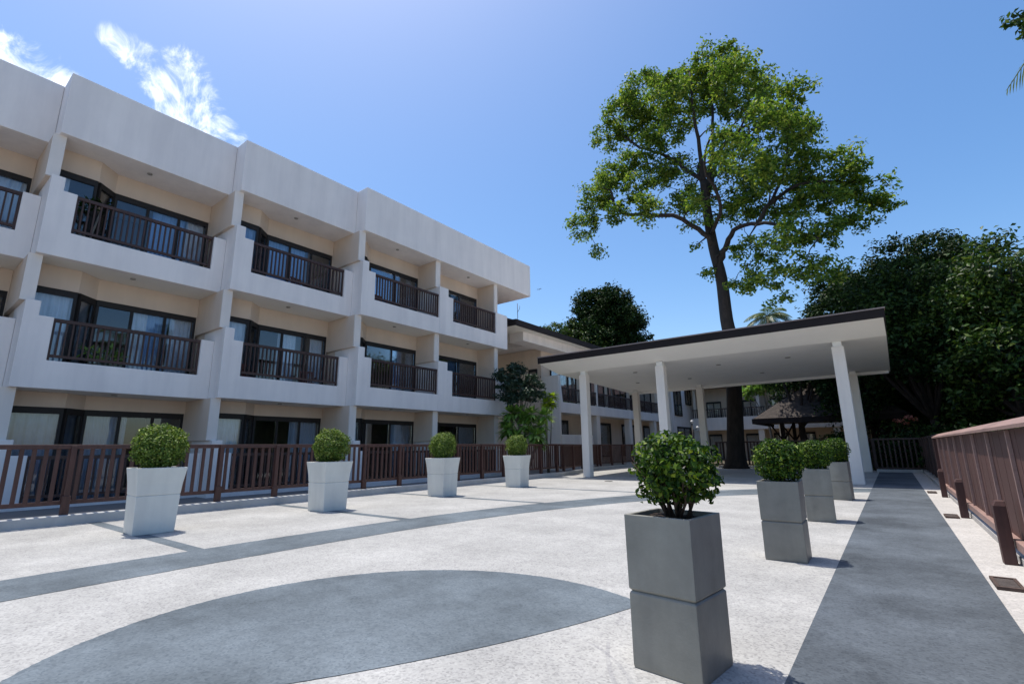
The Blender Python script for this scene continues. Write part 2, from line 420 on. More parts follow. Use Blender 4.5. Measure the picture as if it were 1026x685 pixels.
structure('path', MB().sheet([(-0.66, -60), (0.541, -60), (0.541, 29.1), (-0.66, 29.1)], 0.008), 'path')
outer = [(-7.2, -6), (-7.5, -2), (-7.72, 1.2), (-7.75, 3), (-7.73, 5), (-7.55, 7.2), (-7.1, 9.6), (-6.3, 12.1), (-5.3, 14.3), (-4.0, 16.2), (-2.4, 17.7), (-0.66, 18.5)]
inner = [(-6.1, -6), (-6.4, -2), (-6.62, 1), (-6.68, 3), (-6.65, 5.2), (-6.45, 7.3), (-6.0, 9.4), (-5.2, 11.6), (-4.2, 13.5), (-3.0, 15.1), (-1.8, 16.3), (-0.66, 17.1)]
def smooth_poly(p, k=6):
    out = []
    for i in range(len(p) - 1):
        p0 = p[max(i - 1, 0)]; p1 = p[i]; p2 = p[i + 1]; p3 = p[min(i + 2, len(p) - 1)]
        for j in range(k):
            t = j / k
            out.append(tuple(0.5 * ((2 * p1[d]) + (-p0[d] + p2[d]) * t + (2 * p0[d] - 5 * p1[d] + 4 * p2[d] - p3[d]) * t * t + (-p0[d] + 3 * p1[d] - 3 * p2[d] + p3[d]) * t ** 3) for d in (0, 1)))
    return out + [p[-1]]
so, si = [[(p[0] + random.uniform(-.007, .007), p[1]) for p in smooth_poly(q, 24)] for q in (outer, inner)]
b = MB()
n_ = len(so)
b.add([(p[0], p[1], 0.004) for p in so] + [(p[0], p[1], 0.004) for p in si], [(i + 1, i, n_ + i, n_ + i + 1) for i in range(n_ - 1)])
structure('curved_paving_band', b, 'grey_terrazzo')
b = MB()
for y in (-0.6, 3.04, 6.62, 10.3, 14.08):
    x1 = -7.72 if y < 6 else (-7.66 if y < 7 else (-7.0 if y < 11 else -5.5))
    b.sheet([(-12.56, y - 0.10), (x1 + 0.08, y - 0.10), (x1 + 0.06, y + 0.10), (-12.56, y + 0.10)], 0.0025)
structure('paving_lines', b, 'grey_terrazzo')
c1, r1, c2, r2 = Vector((-2.91, 2.35)), 2.166, Vector((-10.02, 6.22)), 8.392
pts = []
for k in range(520):
    a = 2 * PI * k / 520
    p = c1 + Vector((math.cos(a), math.sin(a))) * r1
    if (p - c2).length <= r2: pts.append(c1 + (p - c1) * (1 + random.uniform(-.0025, .0025)))
    else:
        d = (p - c1).normalized()                 # slide the point in along its own radius onto the long arc
        t = next((q for q in (r1 - 0.005 * i for i in range(430)) if (c1 + d * q - c2).length <= r2), 0)
        pts.append(c1 + d * t)
structure('almond_paving', MB().sheet(pts, 0.004), 'grey_terrazzo')
b = MB()
b.box(-12.85, -12.57, -60, 20.6, -0.3, 0.175)
b.prism([(-12.85, 20.602), (-12.57, 20.602), (-14.25, 27.4), (-14.3, 33.3), (-14.58, 33.3), (-14.53, 27.4)], -0.3, 0.17)
structure('kerb', b, 'kerb', 0.012)
structure('fence_kerb', MB().prism([(0.931, -60), (1.25, -60), (1.25, 33.3), (0.931, 33.3)], -0.3, 0.085), 'strip', 0.01)
structure('end_kerb', MB().box(-8.6, -0.87, 32.0, 32.2, -0.2, 0.13).box(-0.74, 0.93, 29.1, 29.3, -0.2, 0.13), 'kerb', 0.01)

# ------------------------------------------------------------------ the three storey hotel building
S = 3.52
ZB = [-0.59, 2.95, 6.47, 9.99]
HD = [2.55, 5.83, 9.35]
TOP = 11.89
hotel = root('hotel_building', (-17.0, 10.0, 0.0), 'white and beige three storey hotel wing with stepped bays, balconies and a heavy flat parapet', 'building')
#       front x, start y, end y, kind
BAYS = [(-17.95, -2.40, 2.015, 'a'), (-17.06, 2.02, 6.505, 'a'), (-16.36, 6.51, 11.035, 'a'), (-15.73, 11.04, 15.27, 'b'), (-15.73, 15.27, 20.35, 'c')]
BACK = -25.0
HB = {'white': MB(), 'back_wall': MB()}
def window(A, B, z0, z1, panels, curtains, parent, stile=0.07, head=0.17):
    A = Vector(A); B = Vector(B); Ln = (B - A).length; d = (B - A) / Ln; n = Vector((d.y, -d.x))
    f = MB()
    def P(t, off=0): return A + d * t + n * off
    f.obox(P(0), P(Ln), 0.10, z1 - head, z1)
    f.obox(P(0), P(Ln), 0.10, z0, z0 + 0.08)
    f.obox(P(0), P(stile), 0.096, z0 + 0.08, z1 - head); f.obox(P(Ln - stile), P(Ln), 0.096, z0 + 0.08, z1 - head)
    for k in range(1, panels):
        t = Ln * k / panels
        f.obox(P(t - 0.04), P(t + 0.04), 0.07, z0 + 0.08, z1 - head)
    fo = obj('window', f, 'frame', parent)
    for k in range(panels):
        t0 = max(stile, Ln * k / panels + 0.041); t1 = min(Ln - stile, Ln * (k + 1) / panels - 0.041)
        g = MB().obox(P(t0 + .001), P(t1 - .001), 0.012, z0 + 0.082, z1 - head - 0.002)
        obj('pane', g, 'glass', fo)
    for (a, c, mt, seed) in curtains:
        cm = MB(); q = max(8, int((c - a) * Ln / 0.025)); vs = []
        for i in range(q + 1):
            t = (a + (c - a) * i / q) * Ln
            w = -0.13 + 0.035 * math.sin(t * 52 + seed) + 0.02 * math.sin(t * 23 + seed * 2)
            p = P(t, w); vs += [(p.x, p.y, z0 + 0.03), (p.x, p.y, z1 - 0.05)]
        cm.add(vs, [(2 * i, 2 * i + 2, 2 * i + 3, 2 * i + 1) for i in range(q)], True)
        obj('curtain', cm, mt, fo)
    return fo
def railing(y0, y1, x, z0, z1, parent, name='railing', pitch=0.135):
    r_ = MB()
    r_.box(x - 0.045, x + 0.045, y0 + .003, y1 - .003, z1 - 0.09, z1)
    r_.box(x - 0.03, x + 0.03, y0 + .003, y1 - .003, z0 + 0.10, z0 + 0.17)
    q = int((y1 - y0) / pitch)
    for i in range(q + 1):
        y = y0 + 0.03 + (y1 - y0 - 0.06) * i / q
        w = 0.03 if i in (0, q) else 0.019
        zz = z0 + .004 if i in (0, q) else z0 + 0.17
        r_.box(x - 0.025, x + 0.025, y - w, y + w, zz, z1 - 0.09)
    return obj(name, r_, 'balc_rail', parent)
GRY = 'grey_curtain'; CUR = 'curtain'; BLU = 'blue_curtain'
WIN = {  # storey, bay: curtains of the near window, slant window, sliding door
 (0, 1): ([(0, 1, GRY, 1)], [(0, 1, GRY, 4)], [(0.0, 0.42, GRY, 2)]), (0, 2): ([(0, 1, CUR, 3)], [(0.3, 1, GRY, 3)], [(0.55, 0.98, GRY, 5)]),
 (0, 3): ([(0, 1, CUR, 2)], [], [(0.5, 1, GRY, 4)]), (0, 4): ([(0, 1, CUR, 2)], [], [(0.52, 1, GRY, 4)]),
 (1, 1): ([(0, 1, CUR, 1)], [(0, 1, CUR, 4)], [(0.36, 0.50, CUR, 7), (0.5, 0.72, BLU, 2), (0.74, 0.97, CUR, 3)]), (1, 2): ([(0, 1, CUR, 1)], [(0, .8, CUR, 4)], [(0.30, 0.56, CUR, 2), (0.78, 0.98, CUR, 3)]),
 (1, 3): ([(0, 1, BLU, 1)], [], [(0.52, 0.75, BLU, 2), (0.85, 0.97, CUR, 1)]), (1, 4): ([(0, 1, BLU, 1)], [], [(0.3, 0.6, BLU, 2)]),
 (2, 1): ([(0, .4, CUR, 1)], [], [(0.4, 0.75, BLU, 2), (0.78, 0.97, CUR, 3)]), (2, 2): ([(0, 1, BLU, 1)], [], [(0.05, 0.6, BLU, 2)]),
 (2, 3): ([], [], [(0.0, 0.45, BLU, 6), (0.8, 0.9, CUR, 3)]), (2, 4): ([(0, 1, CUR, 1)], [], [(0, 0.6, BLU, 2)]),
 (0, 0): ([(0, 1, CUR, 1)], [], [(0.4, 0.8, CUR, 1)]), (1, 0): ([(0, 1, CUR, 1)], [], [(0.4, 0.8, CUR, 1)]), (2, 0): ([(0, 1, CUR, 1)], [], [(0.5, 1, CUR, 1)]),
}
for bi, (X, ys, ye, kind) in enumerate(BAYS):
    if kind == 'a': s1, s2, sr = 0.29, 0.59, 0.37
    elif kind == 'b': s1, s2, sr = 0.29, 0.62, 0.0
    else: s1, s2, sr = 0.57, 0.90, 0.95
    yo0, yo1 = ys + s2, ye - sr
    for fl in range(3):
        zb = ZB[fl]; zn = ZB[fl + 1]
        zr = zb + 0.73
        # stepped balcony front
        poly = [(ys, zb), (ye, zb)]
        if sr: poly += [(ye, zb + 1.87), (yo1, zb + 1.87), (yo1, zr)]
        else: poly += [(ye, zr)]
        poly += [(yo0, zr), (yo0, zb + 1.87), (ys + s1, zb + 1.87), (ys + s1, zb + 2.25), (ys, zb + 2.25)]
        bp = obj('balcony_panel', MB().wall_yz(poly, X - 0.22, X), 'white', hotel, bev=0.012)
        # low return behind the front, on the near side
        obj('side_wall', MB().box(X - 1.55, X - 0.222, ys, ys + 0.2, zb, zb + 2.245), 'white', hotel)
        obj('floor_slab', MB().box(BACK, X - 0.222, ys + 0.201, (ye if bi < 4 else 19.49) - 0.001, zb + 0.004, zb + 0.36), 'soffit', hotel)
        # pillar / dividing wall up to the next floor
        obj('pillar', MB().box(X - 0.23, X - 0.17, ys - 0.11, ys + 0.17, zb + 2.252, zn - 0.001), 'offwhite', hotel)
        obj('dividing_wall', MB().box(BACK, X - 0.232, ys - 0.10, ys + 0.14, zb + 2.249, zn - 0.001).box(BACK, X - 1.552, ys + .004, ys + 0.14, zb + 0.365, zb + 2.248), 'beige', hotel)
        railing(yo0, yo1, X - 0.11, zr, zb + 1.86, hotel)
        # back wall above the windows, following the slanted plan
        Xw, Xb = X - 0.94, X - 1.38
        fr_ = 1.14 if kind == 'a' else 0.80
        if fl == 0: fr_ += 0.15
        P0, P1, P2, P3 = (Xw, ys + 0.142), (Xw, ys + fr_), (Xb, ys + fr_ + 0.5), (Xb, ye - (0.12 if kind != 'c' else 0.92))
        lt = MB()
        for a_, c_ in ((P0, P1), (P1, P2), (P2, (Xb, (ye if bi < 4 else 19.6) - 0.102))):
            lt.prism([a_, c_, (c_[0] - 0.16, c_[1]), (a_[0] - 0.16, a_[1])], HD[fl], zn - 0.002)
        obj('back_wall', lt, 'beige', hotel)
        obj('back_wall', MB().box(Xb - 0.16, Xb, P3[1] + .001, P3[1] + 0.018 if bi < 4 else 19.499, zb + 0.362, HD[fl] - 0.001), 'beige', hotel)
        cs = WIN[(fl, bi)]
        z0 = zb + 0.365
        window((P0[0] - .08, P0[1] + .002), (P1[0] - .08, P1[1]), z0, HD[fl], 1, cs[0], hotel)
        window((P1[0] - .085, P1[1] + .03), (P2[0] - .085, P2[1]), z0, HD[fl], 1, cs[1], hotel)
        window((P2[0] - .08, P2[1] + .035), (P3[0] - .08, P3[1]), z0, HD[fl], 3 if kind == 'a' else 2, cs[2], hotel)
        # back of the room
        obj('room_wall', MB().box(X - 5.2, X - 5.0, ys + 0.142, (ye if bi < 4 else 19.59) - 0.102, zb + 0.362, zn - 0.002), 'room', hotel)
        # balcony ceiling light
        t = MB(); cy = (ys + ye) / 2; cx = X - 0.55
        t.tube([(cx, cy, zn - 0.03), (cx, cy, zn - 0.001)], 0.07, 14)
        obj('ceiling_light', t, 'lamp_off', hotel)
    y1 = ye if bi < 4 else 22.62
    if bi == 3:
        continue
    y0 = ys if bi < 4 else BAYS[3][1]
    obj('roof_parapet', MB().box(BACK - 0.5, X, y0, y1 - 0.001, ZB[3] + 0.001, TOP), 'white', hotel, bev=0.012)
# end of the wing
obj('end_wall', MB().box(BACK, -15.992, 19.50, 19.74, -0.59, 9.985), 'beige', hotel)
for fl in range(3):
    obj('pillar', MB().box(-15.99, -15.93, 19.50, 19.76, ZB[fl] + 0.37, ZB[fl + 1] - 0.002), 'offwhite', hotel)
    obj('floor_slab', MB().box(-17.2, -15.952, 19.741, 20.149, ZB[fl] + .004, ZB[fl] + .36), 'soffit', hotel)
    obj('side_wall', MB().box(-17.2, -15.952, 20.15, 20.35, ZB[fl], ZB[fl] + 1.868), 'white', hotel)

# ------------------------------------------------------------------ two storey wing with the tiled roof
wing = root('hotel_wing', (-18.0, 35.0, 0.0), 'lower two storey wing behind the canopy with brown tiled eaves and a long dark balcony', 'building')
obj('wall', MB().box(-26, -17.3, 25.9, 52, -0.5, 7.6), 'beige', wing)
obj('return_wall', MB().box(-17.298, -16.0, 25.85, 26.05, -0.5, 5.75), 'offwhite', wing)
obj('balcony_panel', MB().wall_yz([(26.052, 3.45), (45, 3.45), (45, 4.10), (26.30, 4.10), (26.052, 5.70)], -16.2, -16.0), 'white', wing)
obj('floor_slab', MB().box(-17.298, -16.201, 26.052, 45, 3.46, 3.75), 'soffit', wing)
railing(26.4, 45, -16.1, 4.1, 5.05, wing, pitch=0.22)
for y in (30.9, 38.2):
    obj('post', MB().box(-16.17, -16.03, y, y + 0.16, 4.11, 7.5), 'offwhite', wing)
for (a, c) in ((26.9, 30.2), (31.3, 34.5), (35.2, 38.5), (39.4, 44.0)):
    window((-17.25, a), (-17.25, c), 3.78, 6.7, 3, [], wing)
for (a, c) in ((27.2, 28.9), (31.4, 35.3), (37.4, 41.0), (41.8, 44.6)):
    window((-17.25, a), (-17.25, c), 0.6 if a > 30 else 1.9, 3.1, 2, [], wing)
for y in (30.8, 36.2, 41.3):
    obj('column', MB().box(-16.5, -16.05, y, y + 0.5, -0.5, 3.449), 'offwhite', wing, bev=0.015)
obj('low_wall', MB().box(-16.2, -16.02, 26.053, 30.1, -0.5, 2.1), 'white', wing, bev=0.01)
obj('end_block', MB().box(-17.3, -15.7, 45.02, 51.5, -0.5, 7.55), 'white', wing)
for (a, c, z0, z1) in ((45.6, 47.6, 4.1, 6.6), (48.9, 50.6, 5.3, 6.9), (46.0, 49.8, 0.8, 3.1)):
    window((-15.66, a), (-15.66, c), z0, z1, 2, [], wing)
# roof: eaves board, soffit, tiled slope
ra = MB()
ra.add([(-15.55, 20.9, 8.05), (-15.55, 52.5, 8.05), (-15.55, 52.5, 8.2), (-15.55, 20.9, 8.2), (-21.5, 23.5, 10.6), (-21.5, 52.5, 10.6), (-27, 52.5, 8.2), (-27, 20.9, 8.2), (-27, 20.9, 8.05), (-27, 52.5, 8.05)],
       [(3, 2, 5, 4), (4, 5, 6, 7), (3, 4, 7), (2, 6, 5)])
obj('roof', ra, 'tile', wing)
obj('soffit', MB().box(-26.9, -15.62, 20.95, 52.4, 7.98, 8.049), 'soffit', wing)
fb = MB(); fb.box(-15.615, -15.5, 20.85, 52.5, 7.93, 8.26); fb.box(-27, -15.617, 20.83, 20.945, 7.93, 8.26)
obj('fascia', fb, 'fascia', wing)
obj('roof_beam', MB().box(-17.299, -16.3, 22.6, 52, 7.45, 7.979), 'white', wing)
obj('roof_beam', MB().box(-26, -17.3, 24.6, 25.898, 7.62, 7.979), 'white', wing)
window((-20.6, 25.86), (-19.3, 25.86), 4.3, 6.0, 1, [], wing)
window((-18.25, 25.86), (-17.6, 25.86), 5.2, 6.3, 1, [], wing)
at_ = MB(); at_.tube([(-17.7, 24, 8.9), (-17.72, 24, 10.3)], 0.018, 6); at_.tube([(-17.72, 24, 9.7), (-17.62, 24.1, 9.95), (-17.6, 24.1, 10.15)], 0.012, 6)
obj('antenna', at_, 'metal', wing)

# ------------------------------------------------------------------ far cream block
far = root('far_building', (-10.0, 50.0, 0.0), 'cream two storey block seen under the canopy with a railed balcony', 'building')
obj('wall', MB().box(-19, 4, 51.5, 58, -0.5, 7.2), 'beige', far)
obj('balcony_panel', MB().box(-15.5, 4, 49.8, 50.0, 2.75, 3.95), 'white', far)
obj('floor_slab', MB().box(-15.5, 4, 50.002, 51.498, 2.8, 3.1), 'soffit', far)
rr = MB(); rr.box(-15.4, 4, 49.86, 49.94, 4.72, 4.8)
for i in range(96): rr.box(-15.35 + i * 0.2, -15.3 + i * 0.2, 49.87, 49.93, 3.952, 4.72)
obj('railing', rr, 'balc_rail', far)
for x in (-15.4, -9.6, -3.8):
    obj('column', MB().box(x, x + 0.5, 49.9, 50.35, -0.5, 2.748), 'offwhite', far, bev=0.015)
    obj('post', MB().box(x + .1, x + 0.35, 50.05, 50.3, 3.953, 6.8), 'offwhite', far)
for x in (-14.4, -11.0, -8.6, -6.5, -2.8):
    window((x, 51.42), (x + 1.4, 51.42), 3.12, 5.6, 2, [(0, 0.5, CUR, 1)], far)
    window((x, 51.42), (x + 1.2, 51.42), 0.0, 2.4, 1, [], far)
fr2 = MB(); fr2.add([(-20, 49.2, 6.9), (5, 49.2, 6.9), (5, 59, 6.9), (-20, 59, 6.9), (-16, 54, 9.2), (1, 54, 9.2)], [(0, 1, 5, 4), (1, 2, 5), (2, 3, 4, 5), (3, 0, 4), (3, 2, 1, 0)])
obj('roof', fr2, 'tile', far)

# ------------------------------------------------------------------ canopy
canopy = root('entrance_canopy', (-7.0, 24.0, 0.0), 'flat white drop off canopy with a dark fascia on six square columns', 'canopy')
ZC, ZF = 4.78, 5.17
FL, FR_, ML, MR, BL, BR = (-12.72, 18.9), (0.33, 18.9), (-12.40, 20.0), (0.34, 20.0), (-13.45, 31.0), (0.42, 30.4)
th = 0.26
def up_(p, z): return (p[0], p[1], z)
b = MB()
vs = [up_(FL, ZF), up_(FR_, ZF), up_(ML, ZC), up_(MR, ZC), up_(BL, ZC), up_(BR, ZC)]
vt = [up_(FL, ZF + th), up_(FR_, ZF + th), up_(ML, ZF + th + .02), up_(MR, ZF + th + .02), up_(BL, ZF + th), up_(BR, ZF + th)]
b.add(vs + vt, [(0, 2, 3, 1), (2, 4, 5, 3), (6, 7, 9, 8), (8, 9, 11, 10), (0, 1, 7, 6), (4, 10, 11, 5), (0, 6, 8, 2), (2, 8, 10, 4), (1, 3, 9, 7), (3, 5, 11, 9)])
obj('roof_slab', b, 'canopy', canopy)
fm = MB()
fm.prism([(FL[0] - .06, FL[1] - 0.05), (FR_[0] + .05, FR_[1] - 0.05), (FR_[0] + .05, FR_[1] - .002), (FL[0] - .06, FL[1] - .002)], ZF - 0.0, ZF + th + .02)
for (p, q, sx) in ((FL, ML, -1), (ML, BL, -1), (FR_, MR, 1), (MR, BR, 1)):
    fm.prism([(p[0] + sx * .003, p[1]), (q[0] + sx * .003, q[1]), (q[0] + sx * .05, q[1]), (p[0] + sx * .05, p[1])], ZF + .05, ZF + th + .02)
obj('fascia', fm, 'fascia', canopy)
fl_ = MB(); fl_.prism([(FL[0] - .08, FL[1] - 0.07), (FR_[0] + .08, FR_[1] - 0.07), (FR_[0] + .08, FR_[1] + .3), (FL[0] - .08, FL[1] + .3)], ZF + th + .022, ZF + th + .065)
obj('flashing', fl_, 'flash', canopy)
CW = 0.36
for (x, y, top) in ((-11.05, 20.15, ZC), (-7.33, 20.02, ZC), (-1.05, 20.2, ZC), (-12.45, 29.3, ZC), (-8.45, 29.15, ZC), (-1.08, 29.1, ZC)):
    w = CW / 2
    c = obj('column', MB().box(x - w, x + w, y - w, y + w, 0.001, top - 0.17), 'column', canopy, bev=0.02)
    obj('column_cap', MB().box(x - w * .72, x + w * .72, y - w * .72, y + w * .72, top - 0.169, top - 0.001), 'canopy', c)
bm_ = MB(); bm_.prism([(-13.3, 30.25), (0.35, 29.75), (0.35, 29.95), (-13.3, 30.45)], ZC - 0.14, ZC - .001)
obj('edge_beam', bm_, 'canopy', canopy)
for (x, y) in ((-9.3, 22.0), (-5.6, 22.4), (-2.9, 22.4), (-8.0, 26.0), (-4.6, 26.4), (-10.8, 25.8)):
    t = MB().tube([(x, y, ZC - 0.025), (x, y, ZC - .001)], 0.10, 16)
    obj('downlight', t, 'lamp_off', canopy)

# ------------------------------------------------------------------ fences
def baluster_fence(name, pts, z0, z1, label, group, posts, pitch, stub=True, cat='fence', mt='rail'):
    p0 = Vector(pts[0]); o = root(name, (p0.x, p0.y, 0), label, cat, group)
    for a, c in zip(pts[:-1], pts[1:]):
        a = Vector(a); c = Vector(c); d = (c - a).normalized(); n = Vector((d.y, -d.x)); Ln = (c - a).length
        rl = MB(); rl.obox(a, c, 0.10, z1 - 0.085, z1); obj('top_rail', rl, mt, o, bev=0.008)
        bt = MB(); bt.obox(a, c, 0.05, z0, z0 + 0.075)
        q = int(Ln / pitch)
        for i in range(q):
            p = a + d * (i + .5) * (Ln / q); w = 0.032
            bt.obox(p - d * w, p + d * w, 0.034, z0 + 0.075, z1 - 0.087)
        obj('baluster_panel', bt, mt, o)
        y = posts[0]
        while y < Ln:
            p = a + d * y
            pm = MB(); pm.obox(p - d * 0.045 + n * .03, p + d * 0.045 + n * .03, 0.11, 0.178, z1 - 0.02)
            if stub:
                pm.obox(p - d * 0.065 + n * .07, p + d * 0.065 + n * .07, 0.07, 0.16, 0.52 if int(y * 10) % 3 else 0.42)
            obj('post', pm, mt, o, bev=0.008)
            y += posts[1]
    return o
baluster_fence('balustrade_fence', [(-12.83, -4.2), (-12.83, 20.6)], 0.36, 1.485, 'long brown baluster fence along the kerb in front of the three storey hotel', None, (1.36, 1.36), 0.17)
baluster_fence('balustrade_fence', [(-12.9, 20.75), (-14.42, 27.4), (-14.45, 33.0)], 0.30, 1.48, 'shorter brown baluster fence angled away behind the left canopy columns', None, (0.4, 1.6), 0.17)
baluster_fence('balustrade_fence', [(-8.8, 32.5), (-0.85, 32.5), (-0.80, 29.5), (1.10, 29.5), (1.08, 18.6)], 0.14, 1.55, 'dark baluster fence closing the far end of the courtyard behind the tree trunk', None, (0.05, 1.82), 0.19, False, 'fence', 'balc_rail')

bf = root('board_fence', (1.0, 8.0, 0.0), 'solid red brown board fence with a sloping cap along the right edge of the path', 'fence')
bd = MB(); y = -8.0; k = 0
while y < 18.2:
    x = 0.985 + (0.002 if k % 2 else 0.0)
    bd.box(x, x + 0.03, y + 0.0005, y + 0.2405, 0.20, 1.43); y += 0.2417; k += 1
obj('board_panel', bd, 'fence', bf)
for i in range(-10, 8):
    y = 7.27 + i * 1.45
    obj('batten', MB().box(0.95, 0.983, y - 0.025, y + 0.025, 0.262, 1.418), 'fence_cap', bf)
rl = MB(); rl.box(0.915, 0.983, -8, 18.3, 0.16, 0.26); obj('bottom_rail', rl, 'fence_cap', bf, bev=0.008)
cp = MB()
cp.add([(0.905, -8, 1.425), (0.905, 18.4, 1.425), (1.07, 18.4, 1.50), (1.07, -8, 1.50), (0.905, -8, 1.46), (0.905, 18.4, 1.46), (1.07, 18.4, 1.545), (1.07, -8, 1.545)],
       [(0, 3, 2, 1), (4, 5, 6, 7), (0, 1, 5, 4), (3, 7, 6, 2), (1, 2, 6, 5), (0, 4, 7, 3)])
obj('sloping_cap', cp, 'fence_cap', bf)
for i in range(-2, 6):
    y = 7.83 + i * 4.24
    if y > 18.3: continue
    pm = MB(); pm.loft([[(0.79, y - .07, 0.003), (0.90, y - .07, 0.003), (0.90, y + .07, 0.003), (0.79, y + .07, 0.003)],
                        [(0.79, y - .07, 0.61), (0.90, y - .07, 0.61), (0.90, y + .07, 0.61), (0.79, y + .07, 0.61)],
                        [(0.82, y - .05, 0.665), (0.90, y - .05, 0.665), (0.90, y + .05, 0.665), (0.82, y + .05, 0.665)]])
    obj('post', pm, 'stub', bf, bev=0.006)
obj('end_post', MB().box(0.92, 1.08, 18.302, 18.46, 0.086, 1.40), 'stub', bf)

# ------------------------------------------------------------------ drains
def drain(y, label):
    o = root('drain_cover', (0.665, y, 0.003), label, 'drain cover', 'iron drain covers beside the path', 0.0)
    f = MB(); hx, hy = 0.095, 0.235
    f.box(-hx, hx, -hy, -hy + .04, 0, .028); f.box(-hx, hx, hy - .04, hy, 0, .028)
    f.box(-hx, -hx + .025, -hy + .041, hy - .041, 0, .028); f.box(hx - .025, hx, -hy + .041, hy - .041, 0, .028)
    obj('frame', f, 'rust', o, local=True)
    g = MB()
    for i in range(8):
        y_ = -hy + .062 + i * .0465; g.box(-hx + .026, hx - .026, y_, y_ + .022, 0.004, .022)
    obj('grating', g, 'grate', o, local=True)
    obj('pit', MB().sheet([(-hx + .026, -hy + .042), (hx - .026, -hy + .042), (hx - .026, hy - .042), (-hx + .026, hy - .042)], 0.002), 'soil', o, local=True)
drain(6.67, 'rusty slotted drain cover nearest the camera, at the edge of the grey path')
drain(12.1, 'middle rusty drain cover, by the second fence post')
drain(17.6, 'farthest rusty drain cover, beside the last sunlit strip of path')
fd = MB(); fd.tube([(0, 0, 0.003), (0, 0, 0.009)], 0.16, 20)
tag(obj('floor_drain', fd, 'metal', loc=None), 'small round dark floor drain in the white paving before the canopy', 'drain').location = (-9.0, 18.0, 0)

# ------------------------------------------------------------------ planters
def make_grey_planter():
    o = root('square_planter', (0, 0, 0), 'x', 'planter', 'grey stacked planters in a row along the path')
    lo = MB(); h = 0.215
    def sq(w, z): return [(-w, -w, z), (w, -w, z), (w, w, z), (-w, w, z)]
    lo.loft([sq(h - .004, 0), sq(h, 0.02), sq(h, 0.418), sq(h - .012, 0.43)])
    obj('lower_box', lo, 'planter_grey', o, local=True, bev=0.004)
    u_ = MB()
    u_.loft([sq(h - .012, 0.4305), sq(h + .001, 0.444), sq(h + .004, 0.88), sq(h - .022, 0.88), sq(h - .026, 0.80)], cap=False)
    u_.add(sq(h - .012, 0.4305), [(3, 2, 1, 0)])
    obj('upper_box', u_, 'planter_grey', o, local=True, bev=0.0035)
    s_ = MB(); nn = 9; vs = []; fs = []
    for j in range(nn):
        for i in range(nn):
            vs.append((-.185 + .37 * i / (nn - 1), -.185 + .37 * j / (nn - 1), 0.845 + random.uniform(-.012, .014)))
    for j in range(nn - 1):
        for i in range(nn - 1): fs.append((j * nn + i, j * nn + i + 1, (j + 1) * nn + i + 1, (j + 1) * nn + i))
    s_.add(vs, fs); obj('soil', s_, 'soil', o, local=True)
    return o
def make_pale_planter():
    o = root('flared_planter', (0, 0, 0), 'x', 'planter', 'pale flared planters in a row before the fence')
    def sq(w, z): return [(-w, -w, z), (w, -w, z), (w, w, z), (-w, w, z)]
    lo = MB(); lo.loft([sq(.29, 0.0), sq(.293, 0.02), sq(.312, 0.605), sq(.302, 0.615)])
    obj('lower_box', lo, 'planter_pale', o, local=True, bev=0.01)
    u_ = MB(); u_.loft([sq(.304, 0.6155), sq(.312, 0.627), sq(.326, .80), sq(.362, 1.06), sq(.332, 1.062), sq(.32, .98)], cap=False)
    u_.add(sq(.304, 0.6155), [(3, 2, 1, 0)])
    obj('upper_box', u_, 'planter_pale', o, local=True, bev=0.006)
    obj('soil', MB().box(-.318, .318, -.318, .318, 0.98, 1.01), 'soil', o, local=True)
    return o
def place(proto, first, name_loc, label, rz=0.0):
    o = proto if first else copy_tree(proto)
    o.location = name_loc; o.rotation_euler = (0, 0, rz); o['label'] = label
    return o
GP = [((-1.19, 3.25, 0), R(-7), 'grey stacked planter nearest the camera, its shrub with bare stems showing'),
      ((-1.15, 6.85, 0), R(1), 'second grey stacked planter from the camera, in the right hand row'),
      ((-1.165, 10.47, 0), R(6), 'third grey stacked planter from the camera, half hidden by the second'),
      ((-1.13, 14.62, 0), R(-4), 'farthest grey stacked planter, just before the right canopy column')]
pr = make_grey_planter()
for i, (l, rz, lb) in enumerate(GP): place(pr, i == 0, l, lb, rz)
PP = [((-10.185, 3.22, 0), R(-4), 'pale flared planter nearest the camera, leftmost before the brown fence'),
      ((-10.34, 6.66, 0), R(2), 'second pale flared planter from the left, before the brown fence'),
      ((-10.5, 10.44, 0), R(4), 'third pale flared planter from the left, before the brown fence'),
      ((-10.58, 14.16, 0), R(6), 'farthest pale flared planter, before the leafy bush by the hotel corner')]
pp = make_pale_planter()
for i, (l, rz, lb) in enumerate(PP): place(pp, i == 0, l, lb, rz)

